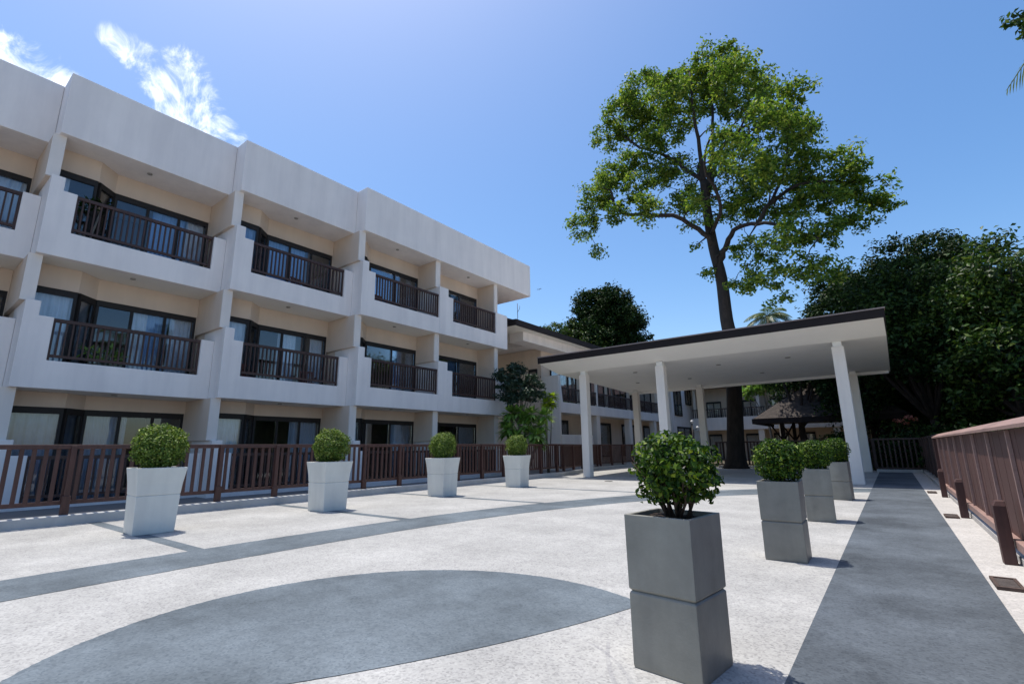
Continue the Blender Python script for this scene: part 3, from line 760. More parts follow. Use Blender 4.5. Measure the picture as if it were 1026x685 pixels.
# shrubs growing in the planters
def make_bush(name, cz, rx, rz_, n, size, mat, z_cut, stems, seedv, lump=0.12, box=3.2):
    o = root(name, (0, 0, 0), 'x', 'shrub')
    st = MB(); rg = np.random.default_rng(seedv)
    for k in range(stems):
        a = rg.uniform(0, 2 * PI); rr_ = rx * rg.uniform(0.3, 0.8); b0 = rg.uniform(0.02, 0.09)
        pA = (b0 * math.cos(a), b0 * math.sin(a), 0.0); pC = (rr_ * math.cos(a + .3), rr_ * math.sin(a + .3), cz + rg.uniform(-.1, .12))
        pB = tuple((p + q) / 2 + rg.uniform(-.03, .03) for p, q in zip(pA, pC))
        st.tube([pA, pB, pC], [.011, .008, .004], 6)
        for j in range(3):
            q = tuple(c + rg.uniform(-.11, .11) for c in pC); st.tube([pB, tuple((u + w) / 2 + rg.uniform(-.02, .02) for u, w in zip(pB, q)), q], [.005, .004, .002], 5)
    obj('stems', st, 'stem', o, local=True)
    u = unit(n)
    f = 1 + lump * (np.sin(u[:, 0] * 7 + seedv) * np.sin(u[:, 1] * 6 + 2 * seedv) + 0.6 * np.sin(u[:, 2] * 11 + u[:, 0] * 5))
    rad = np.clip(rng.beta(5, 1.3, n), 0, 1) * f
    super_ = 1.0 / (np.abs(u) ** box).sum(1) ** (1 / box)          # a little boxier than a ball
    c = u * (rad * (0.4 + 0.6 * super_))[:, None] * np.array([rx, rx, rz_]) + np.array([0, 0, cz])
    keep = c[:, 2] > z_cut + rng.uniform(0, .05, n)
    c = c[keep]; u = u[keep]
    nm = u + rng.normal(size=c.shape) * 0.75 + np.array([0, 0, 0.35])
    me = leaf_mesh('foliage', c, nm, rng.uniform(0.75, 1.25, len(c)) * size, 0.55)
    obj('foliage', me, mat, o, local=True)
    return o
bushA = make_bush('glossy_shrub', 0.305, 0.272, 0.235, 3000, 0.044, 'leaf_bush', 0.07, 16, 3, 0.15, 2.4)
bushA.location = (-1.15, 3.27, 0.85)
tag(bushA, 'glossy green shrub with bare lower stems in the nearest grey planter', group='glossy shrubs in the grey planters')
bushB = make_bush('glossy_shrub', 0.27, 0.275, 0.255, 4600, 0.040, 'leaf_bush', 0.015, 7, 8, 0.07)
for i, (l, lb) in enumerate((((-1.13, 6.85, .85), 'clipped glossy shrub in the second grey planter from the camera'), ((-1.15, 10.47, .85), 'clipped glossy shrub in the third grey planter, between two others'), ((-1.16, 14.62, .85), 'clipped glossy shrub in the farthest grey planter, touching the canopy column'))):
    o = bushB if i == 0 else copy_tree(bushB)
    o.location = l; o.rotation_euler = (0, 0, 1.9 * i); o['label'] = lb; o['group'] = 'glossy shrubs in the grey planters'
    if i == 2: o.scale = (1.1, 1.1, 1.15)
for i, (l, lb) in enumerate((((-10.185, 3.22, 1.0), 'round clipped box bush in the leftmost pale planter'), ((-10.34, 6.66, 1.0), 'round clipped box bush in the second pale planter from the left'),
                             ((-10.5, 10.44, 1.0), 'round clipped box bush in the third pale planter from the left'), ((-10.58, 14.16, 1.0), 'round clipped box bush in the farthest pale planter by the leafy shrub'))):
    o = make_bush('topiary_ball', 0.40 + .01 * (i % 2), 0.40, 0.39 + .01 * (i % 3), 7000, 0.046, 'leaf_ball', 0.015, 8, 5 + 3 * i, 0.085, 2.35)
    o.location = l; o.rotation_euler = (0, 0, 1.3 * i); o['label'] = lb; o['group'] = 'clipped bushes in the pale planters'
    s_ = (1.02, 1.0, 0.98, 0.97)[i]; o.scale = (s_, s_, s_)

# ------------------------------------------------------------------ trees
TREE_LIMBS = [
  ([(-7.42, 31.3, -0.06), (-7.3, 31.3, 1.65), (-7.12, 31.3, 3.99), (-6.94, 31.3, 7.31), (-7.07, 31.3, 8.9), (-7.16, 31.5, 11.71), (-7.45, 31.6, 13.84), (-7.58, 31.5, 16.34), (-7.53, 31.3, 18.44)], 0.52, 0.26),
  ([(-7.45, 31.6, 13.84), (-7.86, 30.9, 14.65), (-9.28, 30.1, 16.01), (-11.89, 29.5, 16.74), (-12.91, 29.1, 17.43), (-13.02, 28.7, 18.58)], 0.2, 0.07),
  ([(-7.53, 31.3, 18.44), (-8.37, 31.7, 19.61), (-10.27, 32.5, 22.1), (-12.39, 33.1, 24.04), (-14.03, 33.7, 26.23), (-14.79, 33.9, 28.38)], 0.17, 0.05),
  ([(-7.53, 31.3, 18.44), (-7.59, 31.0, 20.61), (-7.5, 30.5, 23.58), (-7.47, 30.3, 26.17)], 0.18, 0.05),
  ([(-7.46, 31.3, 17.47), (-6.83, 31.9, 21.07), (-6.8, 32.5, 24.47), (-6.43, 32.8, 27.7)], 0.17, 0.05),
  ([(-7.48, 31.4, 17.17), (-6.25, 31.8, 20.78), (-4.37, 30.5, 20.83), (-2.78, 29.7, 20.81)], 0.15, 0.05),
  ([(-7.21, 31.5, 12.59), (-6.66, 31.0, 13.43), (-5.94, 30.5, 14.12), (-4.49, 29.9, 14.0), (-2.73, 29.3, 12.86), (-1.59, 28.9, 11.87)], 0.22, 0.05),
  ([(-4.49, 29.9, 14.0), (-3.76, 30.5, 15.26), (-2.41, 31.5, 16.4), (-0.47, 32.3, 16.32), (1.13, 32.9, 16.01)], 0.15, 0.05),
  ([(-3.76, 30.5, 15.26), (-3.0, 31.7, 17.57), (-2.58, 32.3, 19.8)], 0.11, 0.05),
  ([(-7.55, 31.3, 17.87), (-8.26, 33.3, 20.97), (-7.16, 35.3, 23.59), (-5.82, 36.3, 25.25)], 0.13, 0.05),
  ([(-7.52, 31.5, 14.73), (-6.25, 29.3, 15.53), (-6.49, 27.3, 17.32), (-5.53, 26.3, 18.63)], 0.13, 0.05),
]
TREE_LOBES = [
  (-6.02,31.30,27.64,1.95),
  (-7.90,32.80,28.49,1.96),
  (-4.82,29.80,24.72,1.92),
  (-11.40,32.30,28.49,2.47),
  (-14.08,33.30,28.27,2.29),
  (-8.82,29.30,25.52,1.84),
  (-8.71,34.30,28.41,2.39),
  (-4.75,33.80,26.39,2.41),
  (-2.24,30.30,22.12,1.88),
  (-1.63,29.30,19.45,1.17),
  (-3.00,27.80,19.76,1.41),
  (-12.16,34.80,27.24,2.04),
  (-15.43,33.50,27.16,1.49),
  (-14.42,29.30,20.05,1.53),
  (-15.56,28.90,17.68,1.30),
  (-14.02,30.80,21.67,1.74),
  (-12.93,28.80,17.95,1.15),
  (-14.63,29.10,15.47,0.59),
  (-10.86,28.30,17.34,1.18),
  (-11.75,33.80,22.63,1.40),
  (-9.90,34.80,20.55,1.50),
  (-3.26,32.80,21.00,1.62),
  (-1.71,31.80,18.57,1.48),
  (0.02,32.30,18.55,1.19),
  (-0.01,32.80,16.95,1.66),
  (1.19,32.90,16.54,1.14),
  (1.64,32.90,15.41,0.85),
  (-1.25,30.30,15.68,1.37),
  (-3.33,33.80,17.43,1.48),
  (-2.21,29.30,13.73,1.34),
  (-1.10,30.10,13.43,1.10),
  (0.14,31.90,14.55,1.13),
  (-4.69,34.30,20.10,1.59),
  (-6.28,34.30,18.36,1.34),
  (-5.28,29.90,13.27,1.05),
  (-4.18,29.30,11.69,1.17),
  (-5.81,30.30,11.46,0.86),
  (-3.75,29.50,9.97,0.55),
  (-2.83,29.00,11.75,1.00),
  (-1.67,29.10,11.35,0.81),
  (-0.78,30.30,11.38,0.69),
  (-7.98,31.30,13.01,0.45),
  (-3.29,28.30,13.16,1.01),
  (-2.13,29.30,11.04,0.65),
  (-5.17,26.80,18.78,1.22),
  (-4.05,27.30,17.47,1.18),
]
FILL_LOBES = [
  (-11.23,31.80,24.01,1.41),
  (-10.11,32.80,22.09,1.37),
  (-12.61,30.80,22.44,1.42),
  (-5.83,30.30,19.17,1.22),
  (-5.37,31.80,16.95,1.21),
  (-8.78,30.30,23.65,1.38),
  (-6.76,33.30,26.26,1.57),
  (-11.85,29.80,19.77,1.21),
  (-3.34,29.30,17.70,1.20),
  (-2.04,33.30,21.98,1.20),
  (-1.98,33.80,18.93,1.18),
  (-14.85,29.30,19.24,1.16),
  (-6.12,34.30,23.34,1.23),
  (-7.88,29.30,17.04,0.83),
  (0.91,31.80,17.81,0.81),
  (-0.93,33.30,16.67,1.10),
]
def grow(mb, nodes, targets, r_tip=0.022, seg=5, kink=0.12):
    """join every clump to the nearest wood, nearest clumps first, so that twigs fork off twigs"""
    NP = [np.array(n[0]) for n in nodes]; NR = [n[1] for n in nodes]
    T = [np.array(t) for t in targets]
    base = np.array(NP)
    T.sort(key=lambda t: np.min(((base - t) ** 2).sum(1)))
    for t in T:
        A = np.array(NP); dd = np.sqrt(((A - t) ** 2).sum(1)) + 0.35 * np.maximum(0, A[:, 2] - t[2])
        i = int(np.argmin(dd)); p = A[i]; ln = np.linalg.norm(t - p)
        if ln < 0.05: continue
        r0 = min(NR[i] * 0.75, 0.03 + 0.028 * ln)
        k = max(2, int(ln / 0.7) + 1); pts = []
        for j in range(k + 1):
            q = p + (t - p) * j / k
            if 0 < j < k: q = q + rng.normal(size=3) * kink * min(1, ln / 2) + np.array([0, 0, 0.10 * ln * math.sin(PI * j / k)])
            pts.append(q)
        rad = [r0 + (r_tip - r0) * j / k for j in range(k + 1)]
        mb.tube(pts, rad, seg)
        for q, r_ in zip(pts[1:], rad[1:]): NP.append(q); NR.append(r_)
def subdivide(pl, k=4):
    out = []
    P_ = [np.array(p) for p in pl]
    for i in range(len(P_) - 1):
        p0, p1, p2, p3 = P_[max(i - 1, 0)], P_[i], P_[i + 1], P_[min(i + 2, len(P_) - 1)]
        for j in range(k):
            t = j / k
            out.append(0.5 * (2 * p1 + (p2 - p0) * t + (2 * p0 - 5 * p1 + 4 * p2 - p3) * t * t + (3 * p1 - p0 - 3 * p2 + p3) * t ** 3))
    return out + [P_[-1]]
def clumps_in(lobes, dens, shell=2.0, sep=0.0):
    out = []
    for (x, y, z, r) in lobes:
        n = max(3, int(dens * r * r))
        u = unit(n); rad = r * rng.uniform(0.15, 1, n) ** (1 / shell)
        out.append(np.array([x, y, z]) + u * rad[:, None] * np.array([1, 1, 0.85]))
    return np.concatenate(out)
def leaves_on(cl, per, rad, size, aspect=0.45, flat=0.6, upb=0.8):
    n = len(cl) * per
    idx = np.repeat(np.arange(len(cl)), per)
    cr = rng.uniform(0.6, 1.25, len(cl))[idx]
    off = np.clip(rng.normal(size=(n, 3)), -1.7, 1.7) * 0.5 * rad * cr[:, None] * np.array([1, 1, flat])
    c = cl[idx] + off
    nm = rng.normal(size=(n, 3)) * 0.7 + np.array([0, 0, upb]) + off / rad * 0.6
    return c, nm, rng.uniform(0.7, 1.3, n) * size

# the tall tree behind the canopy
tall = root('tall_tree', (-7.42, 31.3, 0.0), 'tall spreading tree rising behind the canopy, bare dark trunk and open airy crown', 'tree')
wood = MB(); nodes = []
for k, (pl, r0, r1_) in enumerate(TREE_LIMBS):
    q = subdivide(pl, 4); n = len(q)
    rad = [r0 + (r1_ - r0) * (i / (n - 1)) ** 0.85 for i in range(n)]
    if k == 0:
        rad = [r * (1 + 0.55 * math.exp(-i * 0.9)) for i, r in enumerate(rad)]
    q = [p + (rng.normal(size=3) * 0.05 if 0 < i < n - 1 and k else 0) for i, p in enumerate(q)]
    wood.tube(q, rad, 14 if k == 0 else 8)
    start = 0.72 if k == 0 else 0.15
    nodes += [(p, r) for i, (p, r) in enumerate(zip(q, rad)) if i / (n - 1) >= start]
cl = clumps_in([(x + 0.05 - (x + 7) * 0.03, y, z - 1.0, r * 0.9) for x, y, z, r in TREE_LOBES + FILL_LOBES], 12.0, 2.2)
# a few thin clumps through the middle of the crown
mid = np.stack([rng.uniform(-11.5, -0.5, 70), rng.uniform(30, 34, 70), rng.uniform(14.5, 22.5, 70)], 1)
mid = mid[mid[:, 2] > 13.5 + 0.25 * np.abs(mid[:, 0] + 6)]
cl = np.concatenate([cl, mid])
grow(wood, nodes, cl)
obj('trunk', wood, 'limb_bark', tall)
c, nm, sz = leaves_on(cl, 52, 0.56, 0.25, 0.5, 0.62, 0.9)
me = leaf_mesh('crown', c - np.array(tall.location), nm, sz, 0.5)
obj('crown', me, 'leaf_tree', tall, local=True)

def crown_tree(name, loc, lobes, label, group, mat='leaf_dark', dens=5.0, per=55, crad=0.75, size=0.34, trunk_h=3.0, tr=0.3, bark='bark', shell=3.0, cat='tree', flat=0.7):
    o = root(name, loc, label, cat, group)
    L_ = np.array(loc)
    cl = clumps_in(lobes, dens, shell)
    w = MB(); top = np.array([np.mean([l[0] for l in lobes]), np.mean([l[1] for l in lobes]), np.mean([l[2] for l in lobes])])
    q = subdivide([L_, L_ + np.array([.1, .1, trunk_h * .5]), L_ + np.array([0, 0, trunk_h]), (L_ + np.array([0, 0, trunk_h]) + top) / 2 + rng.normal(size=3) * .2, top], 3)
    rad = [tr * (1 - 0.8 * i / (len(q) - 1)) for i in range(len(q))]
    w.tube(q, rad, 9)
    nd = [(p, r) for p, r in zip(q, rad)][4:]
    for (x, y, z, r) in lobes:
        a = q[len(q) // 2]; e = np.array([x, y, z]); p2 = subdivide([a, (a + e) / 2 + np.array([0, 0, -.2]), e], 3)
        rr_ = [tr * .45 * (1 - .75 * i / (len(p2) - 1)) for i in range(len(p2))]
        w.tube(p2, rr_, 6); nd += list(zip(p2, rr_))
    grow(w, nd, cl[::3], 0.02, 4)
    obj('trunk', w, bark, o)
    c, nm, sz = leaves_on(cl, per, crad, size, 0.48, flat, 0.7)
    obj('crown', leaf_mesh('crown', c - L_, nm, sz, 0.5), mat, o, local=True)
    return o
def blobs(cx, cy, z0, z1, rx, n, r, seed):
    rg = np.random.default_rng(seed); out = []
    for i in range(n):
        t = (i + .5) / n; z = z0 + (z1 - z0) * t
        w = rx * math.sqrt(max(0.05, 1 - (2 * t - 0.9) ** 2 / 1.4)); a = i * 2.4 + rg.uniform(-.4, .4)
        k = rg.uniform(.35, .85)
        out.append((cx + w * k * math.cos(a), cy + w * k * math.sin(a), z, r * rg.uniform(.8, 1.2)))
    return out
# dark trees beyond the far fence and the board fence
DT = [((-0.8, 38.5, -.05), (-0.8, 38.5, 3.0, 11.9, 3.6, 18, 1.75), 'dark broadleaf tree behind the right end of the canopy, leftmost of the dark group'),
      ((3.6, 40.0, -.05), (3.4, 40.0, 3.0, 13.3, 4.2, 22, 1.9), 'tallest of the dark broadleaf trees beyond the end of the path'),
      ((4.7, 30.5, -.05), (5.0, 30.5, 2.4, 9.2, 3.0, 16, 1.5), 'dark tree standing right behind the board fence, above its far end'),
      ((8.4, 32.5, -.05), (8.2, 32.5, 3.0, 9.2, 3.6, 20, 1.6), 'dark tree at the right picture edge with paler sunlit top leaves'),
      ((6.9, 22.0, -.05), (6.9, 22.0, 2.2, 5.4, 2.2, 14, 1.2), 'low dark tree behind the board fence at the right picture edge'),
      ((13.5, 38.0, -.05), (13.5, 38.0, 3.0, 10.0, 4.5, 18, 2.0), 'dark tree farthest to the right behind the others'),
      ((-4.6, 37.6, -.05), (-3.6, 38.4, 5.2, 8.2, 3.6, 12, 1.3), 'dark tree leaning over the garden hut, hidden above by the canopy'),
      ((1.9, 33.6, -.05), (1.3, 32.6, 5.0, 9.6, 3.0, 14, 1.4), 'dark tree spreading over the fence at the far end of the path'),
      ((0.6, 46.5, -.05), (0.6, 46.5, 2.5, 10.5, 4.0, 16, 2.0), 'dark tree standing behind the thatched hut and hidden low down')]
for k, (loc, bl, lb) in enumerate(DT):
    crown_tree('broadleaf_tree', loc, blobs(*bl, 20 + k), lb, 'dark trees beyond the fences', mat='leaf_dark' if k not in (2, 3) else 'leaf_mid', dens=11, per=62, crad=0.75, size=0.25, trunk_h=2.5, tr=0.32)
# hedges under them, one by one
HG = [((0.1, 31.2), 1.5, 1.3), ((2.4, 31.6), 1.9, 1.5), ((-2.2, 34.4), 1.7, 1.6), ((2.6, 29.0), 1.25, 1.45), ((3.2, 25.2), 1.6, 1.5), ((3.7, 21.0), 1.5, 1.5), ((5.5, 35.5), 2.6, 2.0), ((8.5, 36.5), 3.0, 2.2), ((4.2, 17.0), 1.6, 1.3), ((12.0, 33), 3.2, 2.4)]
HGL = ['dark shrub behind the far fence, right of the canopy column', 'dark shrub behind the corner where the two fences meet', 'dark low shrub behind the far fence beside the hut', 'small dark shrub just over the board fence at its far end',
       'rounded dark shrub over the far third of the board fence', 'dark shrub over the middle of the board fence', 'wide dark shrub under the dark tree beyond the fence corner', 'widest dark shrub far behind the board fence', 'dark shrub over the near part of the board fence', 'dark shrub far right behind the low tree']
for k, ((x, y), h, r_) in enumerate(HG):
    lb = [(x + r_ * .5 * math.cos(a), y + r_ * .5 * math.sin(a), z, r_ * .55) for a, z in zip((0, 1.6, 3.1, 4.7, .8, 3.9), (h * .35, h * .45, h * .3, h * .4, h * .8, h * .75))]
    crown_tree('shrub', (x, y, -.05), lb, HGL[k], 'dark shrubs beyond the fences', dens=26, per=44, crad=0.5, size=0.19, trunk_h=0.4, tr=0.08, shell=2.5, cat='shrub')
# mango tree and its paler neighbour behind the lower wing
crown_tree('mango_tree', (-25.5, 50, -.5), [(-25.5, 48, 14.5, 2.6), (-23.5, 48.5, 16.0, 2.6), (-25.2, 48.5, 17.0, 2.4), (-22.3, 49, 13.8, 2.6), (-21.0, 48.5, 15.0, 2.2), (-23.8, 47, 13, 2.8), (-20.9, 49, 12.6, 2.0), (-26.5, 49.5, 12.5, 2.4), (-22.5, 48, 17.2, 2.0)],
           'dense round dark tree rising behind the lower wing roof', None, mat='leaf_dark', dens=10, per=70, crad=0.8, size=0.32, trunk_h=8, tr=0.5)
crown_tree('broadleaf_tree', (-30, 47, -.5), [(-29.8, 46, 13.6, 1.4), (-28.2, 46, 13.8, 1.6), (-26.6, 46, 13.4, 1.6), (-30.8, 47, 12.6, 1.6), (-27.5, 45.5, 12.3, 1.8), (-25.3, 45.5, 12.4, 1.4), (-31.5, 46, 13.2, 1.0), (-24, 45.6, 11.6, 1.5)],
           'paler green tree left of the dense dark one behind the wing roof', None, mat='leaf_mid', dens=11, per=56, crad=0.7, size=0.29, trunk_h=8, tr=0.35)
# bright leaved tree under the canopy edge
crown_tree('frangipani_tree', (-7.4, 42.5, -.05), [(-8.4, 42.5, 5.6, .7), (-7.5, 42.3, 5.9, .75), (-6.7, 42.5, 5.9, .7), (-6.1, 42.6, 6.2, .7), (-7.2, 42.6, 6.6, .8), (-8.9, 42.6, 5.4, .5)],
           'small tree with bright green leaves glimpsed under the far canopy edge', None, mat='leaf_bright_sunlit', dens=16, per=26, crad=0.45, size=0.42, trunk_h=3.2, tr=0.13, bark='pale_bark')

# ------------------------------------------------------------------ palms
def palm(loc, h, n, ln, label, lean=(0, 0), tilt0=0.9, seed=1, first=None):
    o = root('coconut_palm', loc, label, 'palm tree', 'coconut palms beyond the courtyard')
    rg = np.random.default_rng(seed); L_ = np.array(loc)
    w = MB(); q = [L_ + np.array([lean[0] * t * t, lean[1] * t * t, h * t]) for t in np.linspace(0, 1, 9)]
    w.tube(q, [0.24 - 0.11 * t for t in np.linspace(0, 1, 9)], 9); obj('trunk', w, 'pale_bark', o)
    top = q[-1]; fb_ = MB()
    for k in range(n):
        a = k * 2.4 + rg.uniform(-.2, .2); el = tilt0 - 1.5 * (k / n) + rg.uniform(-.12, .12)
        if k == 0 and first: a, el = first
        d = np.array([math.cos(a), math.sin(a), 0]); side = np.array([-math.sin(a), math.cos(a), 0])
        pts = []
        for j in range(11):
            t = j / 10
            pts.append(top + d * ln * (t * math.cos(el) * (1 - .12 * t)) + np.array([0, 0, ln * (math.sin(el) * t - 0.62 * t * t)]))
        fb_.tube(pts, [.03 * (1 - .8 * j / 10) for j in range(11)], 4)
        for j in range(44):
            t = 0.10 + 0.9 * j / 43; f = t * 10; i = min(int(f), 9); p = pts[i] + (pts[i + 1] - pts[i]) * (f - i)
            tg = pts[i + 1] - pts[i]; tg /= np.linalg.norm(tg)
            wl = ln * 0.30 * math.sin(PI * min(1, t * .86 + .12)) + .05
            for s_ in (-1, 1):
                dr = side * s_ * .8 + tg * .65 + np.array([0, 0, -.28 - .15 * rg.random()]); dr /= np.linalg.norm(dr)
                e = p + dr * wl + np.array([0, 0, -.12 * wl]); wv = tg * 0.022
                mdl = p + dr * wl * .5
                fb_.add([p - wv * .5, mdl - wv, e, mdl + wv, p + wv * .5], [(0, 1, 3, 4), (1, 2, 3)])
    obj('fronds', fb_, 'leaf_palm', o)
    return o
palm((-7.2, 47, -.3), 12.7, 20, 2.6, 'coconut palm peeking over the middle of the canopy roof', seed=2)
palm((-1.4, 46, -.3), 13.6, 18, 2.4, 'coconut palm rising behind the left of the dark trees', seed=5)
palm((10.2, 46, -.3), 14.0, 18, 3.2, 'coconut palm behind the dark trees at the right picture edge', seed=9)
palm((5.4, 10.5, -.05), 8.8, 14, 3.6, 'near coconut palm right of the frame with one frond tip showing top right', seed=11, tilt0=1.2, first=(math.atan2(-1.3, -2.83), 0.05))
crown_tree('overhanging_tree', (5.6, 13.6, -.05), [(2.86, 11.0, 8.50, .30), (2.98, 11.05, 8.22, .24), (3.75, 11.4, 8.9, .75), (5.2, 12.4, 9.4, 1.4), (6.6, 13.6, 9.8, 1.7), (5.6, 14.6, 10.2, 1.5), (3.6, 11.2, 9.5, .5)],
           'broadleaf tree right of the frame whose leaf tips hang into the top right corner', None, mat='leaf_mid', dens=34, per=60, crad=0.2, size=0.11, trunk_h=6.5, tr=0.22)

# ------------------------------------------------------------------ planting by the hotel corner
crown_tree('ornamental_tree', (-14.4, 19.5, -.02), [(-15.1, 19.2, 4.1, .45), (-14.9, 19.2, 4.8, .55), (-14.4, 19.3, 5.0, .5), (-14.1, 19.3, 4.2, .55), (-13.6, 19.3, 3.8, .45), (-13.2, 19.3, 4.1, .45), (-14.6, 19.0, 3.6, .4), (-13.7, 19.5, 4.6, .4)],
           'small dark blue green tree with a pale trunk standing against the corner of the hotel', None, mat='leaf_cycad', dens=60, per=60, crad=0.24, size=0.15, trunk_h=2.4, tr=0.10, bark='pale_bark')
def broad_leaf_plant(name, loc, heads, label, cat, mat, per=26, ln=0.42, wd=0.13, seed=3):
    o = root(name, loc, label, cat); rg = np.random.default_rng(seed); L_ = np.array(loc)
    w = MB(); lv = MB()
    for (dx, dy, z) in heads:
        t = L_ + np.array([dx, dy, z]); w.tube([L_ + np.array([dx * .15, dy * .15, 0]), L_ + np.array([dx * .6, dy * .6, z * .5]), t], [.04, .03, .02], 6)
        for k in range(per):
            a = rg.uniform(0, 2 * PI); el = rg.uniform(-.7, 1.2); d = np.array([math.cos(a) * math.cos(el), math.sin(a) * math.cos(el), math.sin(el)])
            s_ = np.cross(d, [0, 0, 1]); s_ /= np.linalg.norm(s_) + 1e-6; b0 = t + d * .05; l_ = ln * rg.uniform(.7, 1.2)
            nrm = np.cross(s_, d)
            p1 = b0 + d * l_ * .45 + np.array([0, 0, -.03]); p2 = b0 + d * l_ + np.array([0, 0, -.22 * l_])
            lv.add([b0, p1 + s_ * wd * .5 + nrm * .02, p1, p1 - s_ * wd * .5 + nrm * .02, p2], [(0, 2, 1), (0, 3, 2), (1, 2, 4), (2, 3, 4)])
    obj('stem', w, 'pale_bark', o); obj('leaves', lv, mat, o)
    return o
broad_leaf_plant('frangipani_shrub', (-13.75, 18.9, -.02), [(-.9, 0, 2.6), (-.4, .2, 3.0), (-.6, -.3, 2.2), (.1, .1, 2.4), (.3, .2, 2.0), (-.2, -.2, 1.8), (-1.1, .2, 2.1), (-.75, 0, 3.0), (.55, .3, 1.7), (-.1, .3, 2.75), (.75, .4, 2.3), (.9, .5, 2.8), (.4, .2, 2.9), (.7, .2, 1.9)], 'leafy frangipani shrub with long glossy leaves behind the fence at the hotel corner', 'shrub', 'leaf_bright_sunlit', 64, .55, .17, 3)
broad_leaf_plant('croton_shrub', (-13.9, 21.2, -.02), [(0, 0, 3.6), (.25, .2, 3.9), (-.2, .1, 3.95), (.1, -.2, 3.3), (.35, 0, 3.5)], 'tall shrub with a yellow green leafy head just right of the dark blue green tree', 'shrub', 'leaf_croton', 60, .36, .14, 6)

# ------------------------------------------------------------------ hut
hut = root('garden_hut', (-3.0, 39.8, 0.0), 'dark open garden hut with a grey brown shingle pyramid roof under the canopy edge', 'hut')
rf = MB(); x0, x1, y0, y1, ze = -7.2, 1.0, 36.0, 43.6, 3.0
rf.add([(x0, y0, ze), (x1, y0, ze), (x1, y1, ze), (x0, y1, ze), (-3.1, 39.8, 6.1), (x0, y0, ze - .12), (x1, y0, ze - .12), (x1, y1, ze - .12), (x0, y1, ze - .12)],
       [(0, 1, 4), (1, 2, 4), (2, 3, 4), (3, 0, 4), (5, 8, 7, 6), (0, 5, 6, 1), (1, 6, 7, 2), (2, 7, 8, 3), (3, 8, 5, 0)])
obj('roof', rf, 'shingle', hut)
ev = MB(); ev.box(x0 - .04, x1 + .04, y0 - .05, y0 - .003, ze - .32, ze + .02); ev.box(x0 - .05, x0 - .003, y0 - .002, y1, ze - .32, ze + .02); ev.box(x1 + .003, x1 + .05, y0 - .002, y1, ze - .32, ze + .02)
obj('eaves_board', ev, 'fascia', hut)
for (x, y) in ((-5.7, 37.3), (-0.4, 37.3), (-5.7, 42.4), (-0.4, 42.4)):
    p_ = obj('post', MB().box(x - .11, x + .11, y - .11, y + .11, 0, ze - .13), 'fascia', hut)
    br = MB()
    for dx in (-1, 1): br.tube([(x + dx * .1, y, 1.7), (x + dx * .8, y, ze - .15)], .06, 6)
    obj('bracket', br, 'fascia', p_)

# ------------------------------------------------------------------ small things
def chair():
    o = root('balcony_chair', (0, 0, 0), 'x', 'chair', 'reddish wooden chairs on the balconies')
    s_ = MB(); s_.box(-.25, .25, -.25, .25, .40, .45); obj('seat', s_, 'chair', o, local=True, bev=.008)
    b_ = MB(); b_.box(-.27, -.23, -.25, .25, .85, .92)
    for i in range(6): b_.box(-.265, -.24, -.22 + i * .08, -.18 + i * .08, .451, .85)
    obj('backrest', b_, 'chair', o, local=True)
    for (x, y) in ((-.22, -.22), (-.22, .22), (.22, -.22), (.22, .22)): obj('leg', MB().box(x - .025, x + .025, y - .025, y + .025, 0, .399), 'chair', o, local=True)
    for y in (-.27, .27): obj('armrest', MB().box(-.23, .25, y - .025, y + .025, .62, .65), 'chair', o, local=True)
    return o
ch = chair()
CH = [((-16.95, 7.5, 3.312), 0.3, 'reddish wooden chair at the near end of the second bay first floor balcony'), ((-17.0, 9.75, 3.312), -0.4, 'reddish wooden chair at the far end of the second bay first floor balcony'),
      ((-17.0, 9.2, 6.832), .2, 'reddish wooden chair on the second bay top floor balcony'), ((-16.35, 12.5, 6.832), .1, 'dark reddish chair on the third bay top floor balcony')]
for i, (l, a, lb) in enumerate(CH):
    o = ch if i == 0 else copy_tree(ch)
    o.location = l; o.rotation_euler = (0, 0, a); o['label'] = lb
broad_leaf_plant('potted_plant', (-17.66, 3.75, 3.312), [(0, 0, .75), (.0, .3, .9), (0, -.25, .8), (.05, .5, .7)], 'yellow green leafy plant behind the rails of the first floor balcony above the leftmost planter', 'plant', 'leaf_bright_sunlit', 16, .3, .1, 8)
broad_leaf_plant('potted_plant', (-17.72, 3.0, 6.832), [(0, 0, 1.5), (0, .3, 1.7), (0, -.2, 1.4)], 'dark leafy plant inside the top floor balcony above the leftmost planter', 'plant', 'leaf_dark', 18, .34, .12, 9)
lp = root('lamp_post', (-12.45, 40.0, 0.0), 'slim dark garden lamp post with white globes standing under the far canopy edge', 'lamp')
w = MB(); w.tube([(-12.45, 40, 0), (-12.45, 40, 3.05)], .05, 8); w.tube([(-12.45, 40, 2.55), (-12.1, 40, 2.6)], .03, 6); obj('pole', w, 'metal', lp)
for (x, z) in ((-12.45, 3.2), (-12.05, 2.72)):
    g = MB(); rings = []
    for k in range(1, 8):
        a = PI * k / 8; rings.append([(x + 0.12 * math.sin(a) * math.cos(t * PI / 5), 40 + 0.12 * math.sin(a) * math.sin(t * PI / 5), z - 0.12 * math.cos(a)) for t in range(10)])
    g.loft(rings, True, True); obj('globe', g, 'white_plastic', lp)
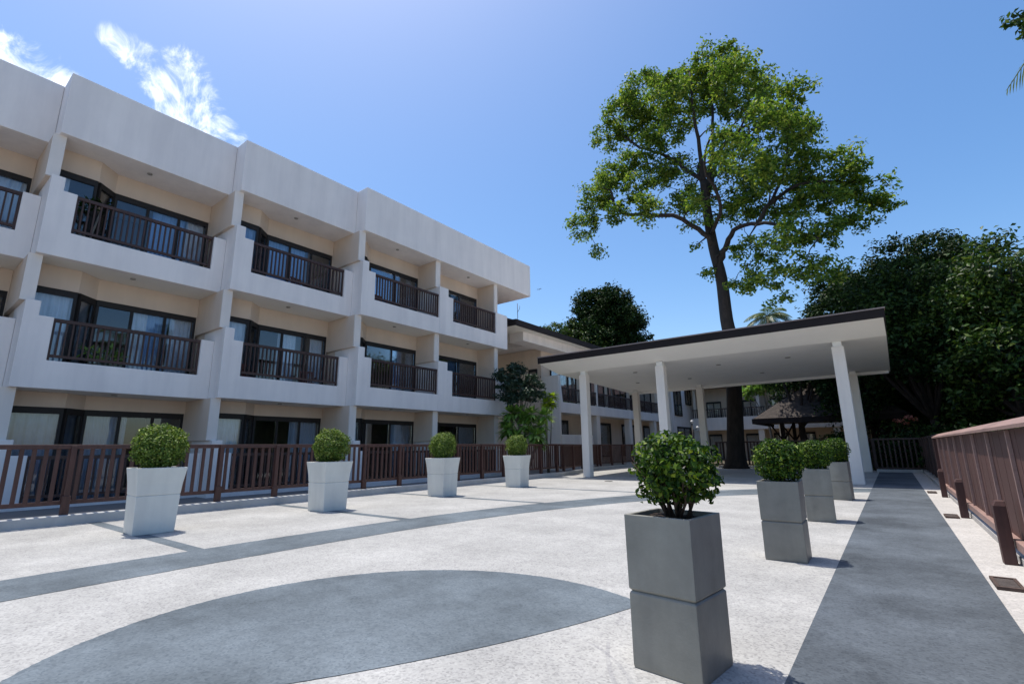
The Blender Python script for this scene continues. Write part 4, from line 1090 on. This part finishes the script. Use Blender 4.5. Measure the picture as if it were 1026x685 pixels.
# pink flowering shrub glimpsed through the dark trees
fs_ = root('flowering_shrub', (0.9, 34.3, -.05), 'shrub with salmon pink flower clusters glimpsed in the dark above the far fence', 'shrub')
cl = np.array([(0.55, 33.5, 2.45), (0.85, 33.5, 2.65), (0.75, 33.6, 2.35), (1.1, 33.6, 2.55), (1.9, 33.6, 2.5), (.3, 33.6, 2.5)])
for p in cl:
    c, nm, sz = leaves_on(p[None, :], 26, .15, .13)
    obj('flower_cluster', leaf_mesh('flower_cluster', c - np.array(fs_.location), nm, sz, .8), 'petal', fs_, local=True)
cl2 = cl + rng.normal(size=cl.shape) * .12 + np.array([0, .25, -.25]); c, nm, sz = leaves_on(np.concatenate([cl2, cl2 - np.array([0, 0, .7]), cl2 - np.array([0, 0, 1.3])]), 26, .5, .2)
obj('foliage', leaf_mesh('foliage', c - np.array(fs_.location), nm, sz, .5), 'leaf_mid', fs_, local=True)
w = MB()
for p in cl: w.tube([(0.9, 34.3, 0), ((p[0] + .9) / 2, 34.1, 1.3), tuple(p)], [.03, .02, .01], 5)
obj('stems', w, 'stem', fs_)
bird = MB(); k_ = 0.45; bx, by, bz = -20.05, 30.0, 13.26
bird.loft([[(bx + dx * s_ * k_, by + yy * k_, bz + dz * s_ * k_) for dx, dz in ((-.05, 0), (0, .05), (.05, 0), (0, -.05))] for yy, s_ in ((-.22, .15), (-.12, .8), (0, 1), (.12, .6), (.26, .3))], True, True)
bird.add([(bx - .04 * k_, by - .08 * k_, bz + .02 * k_), (bx - .04 * k_, by + .06 * k_, bz + .02 * k_), (bx - .34 * k_, by + .02 * k_, bz + .14 * k_), (bx - .52 * k_, by + .10 * k_, bz + .08 * k_), (bx + .04 * k_, by - .08 * k_, bz + .02 * k_), (bx + .04 * k_, by + .06 * k_, bz + .02 * k_), (bx + .34 * k_, by + .02 * k_, bz + .14 * k_), (bx + .52 * k_, by + .10 * k_, bz + .08 * k_)], [(0, 1, 2), (1, 3, 2), (4, 6, 5), (5, 6, 7)])
tag(obj('bird', bird, 'metal', loc=(bx, by, bz)), 'tiny dark bird flying beside the end of the hotel roof', 'bird')
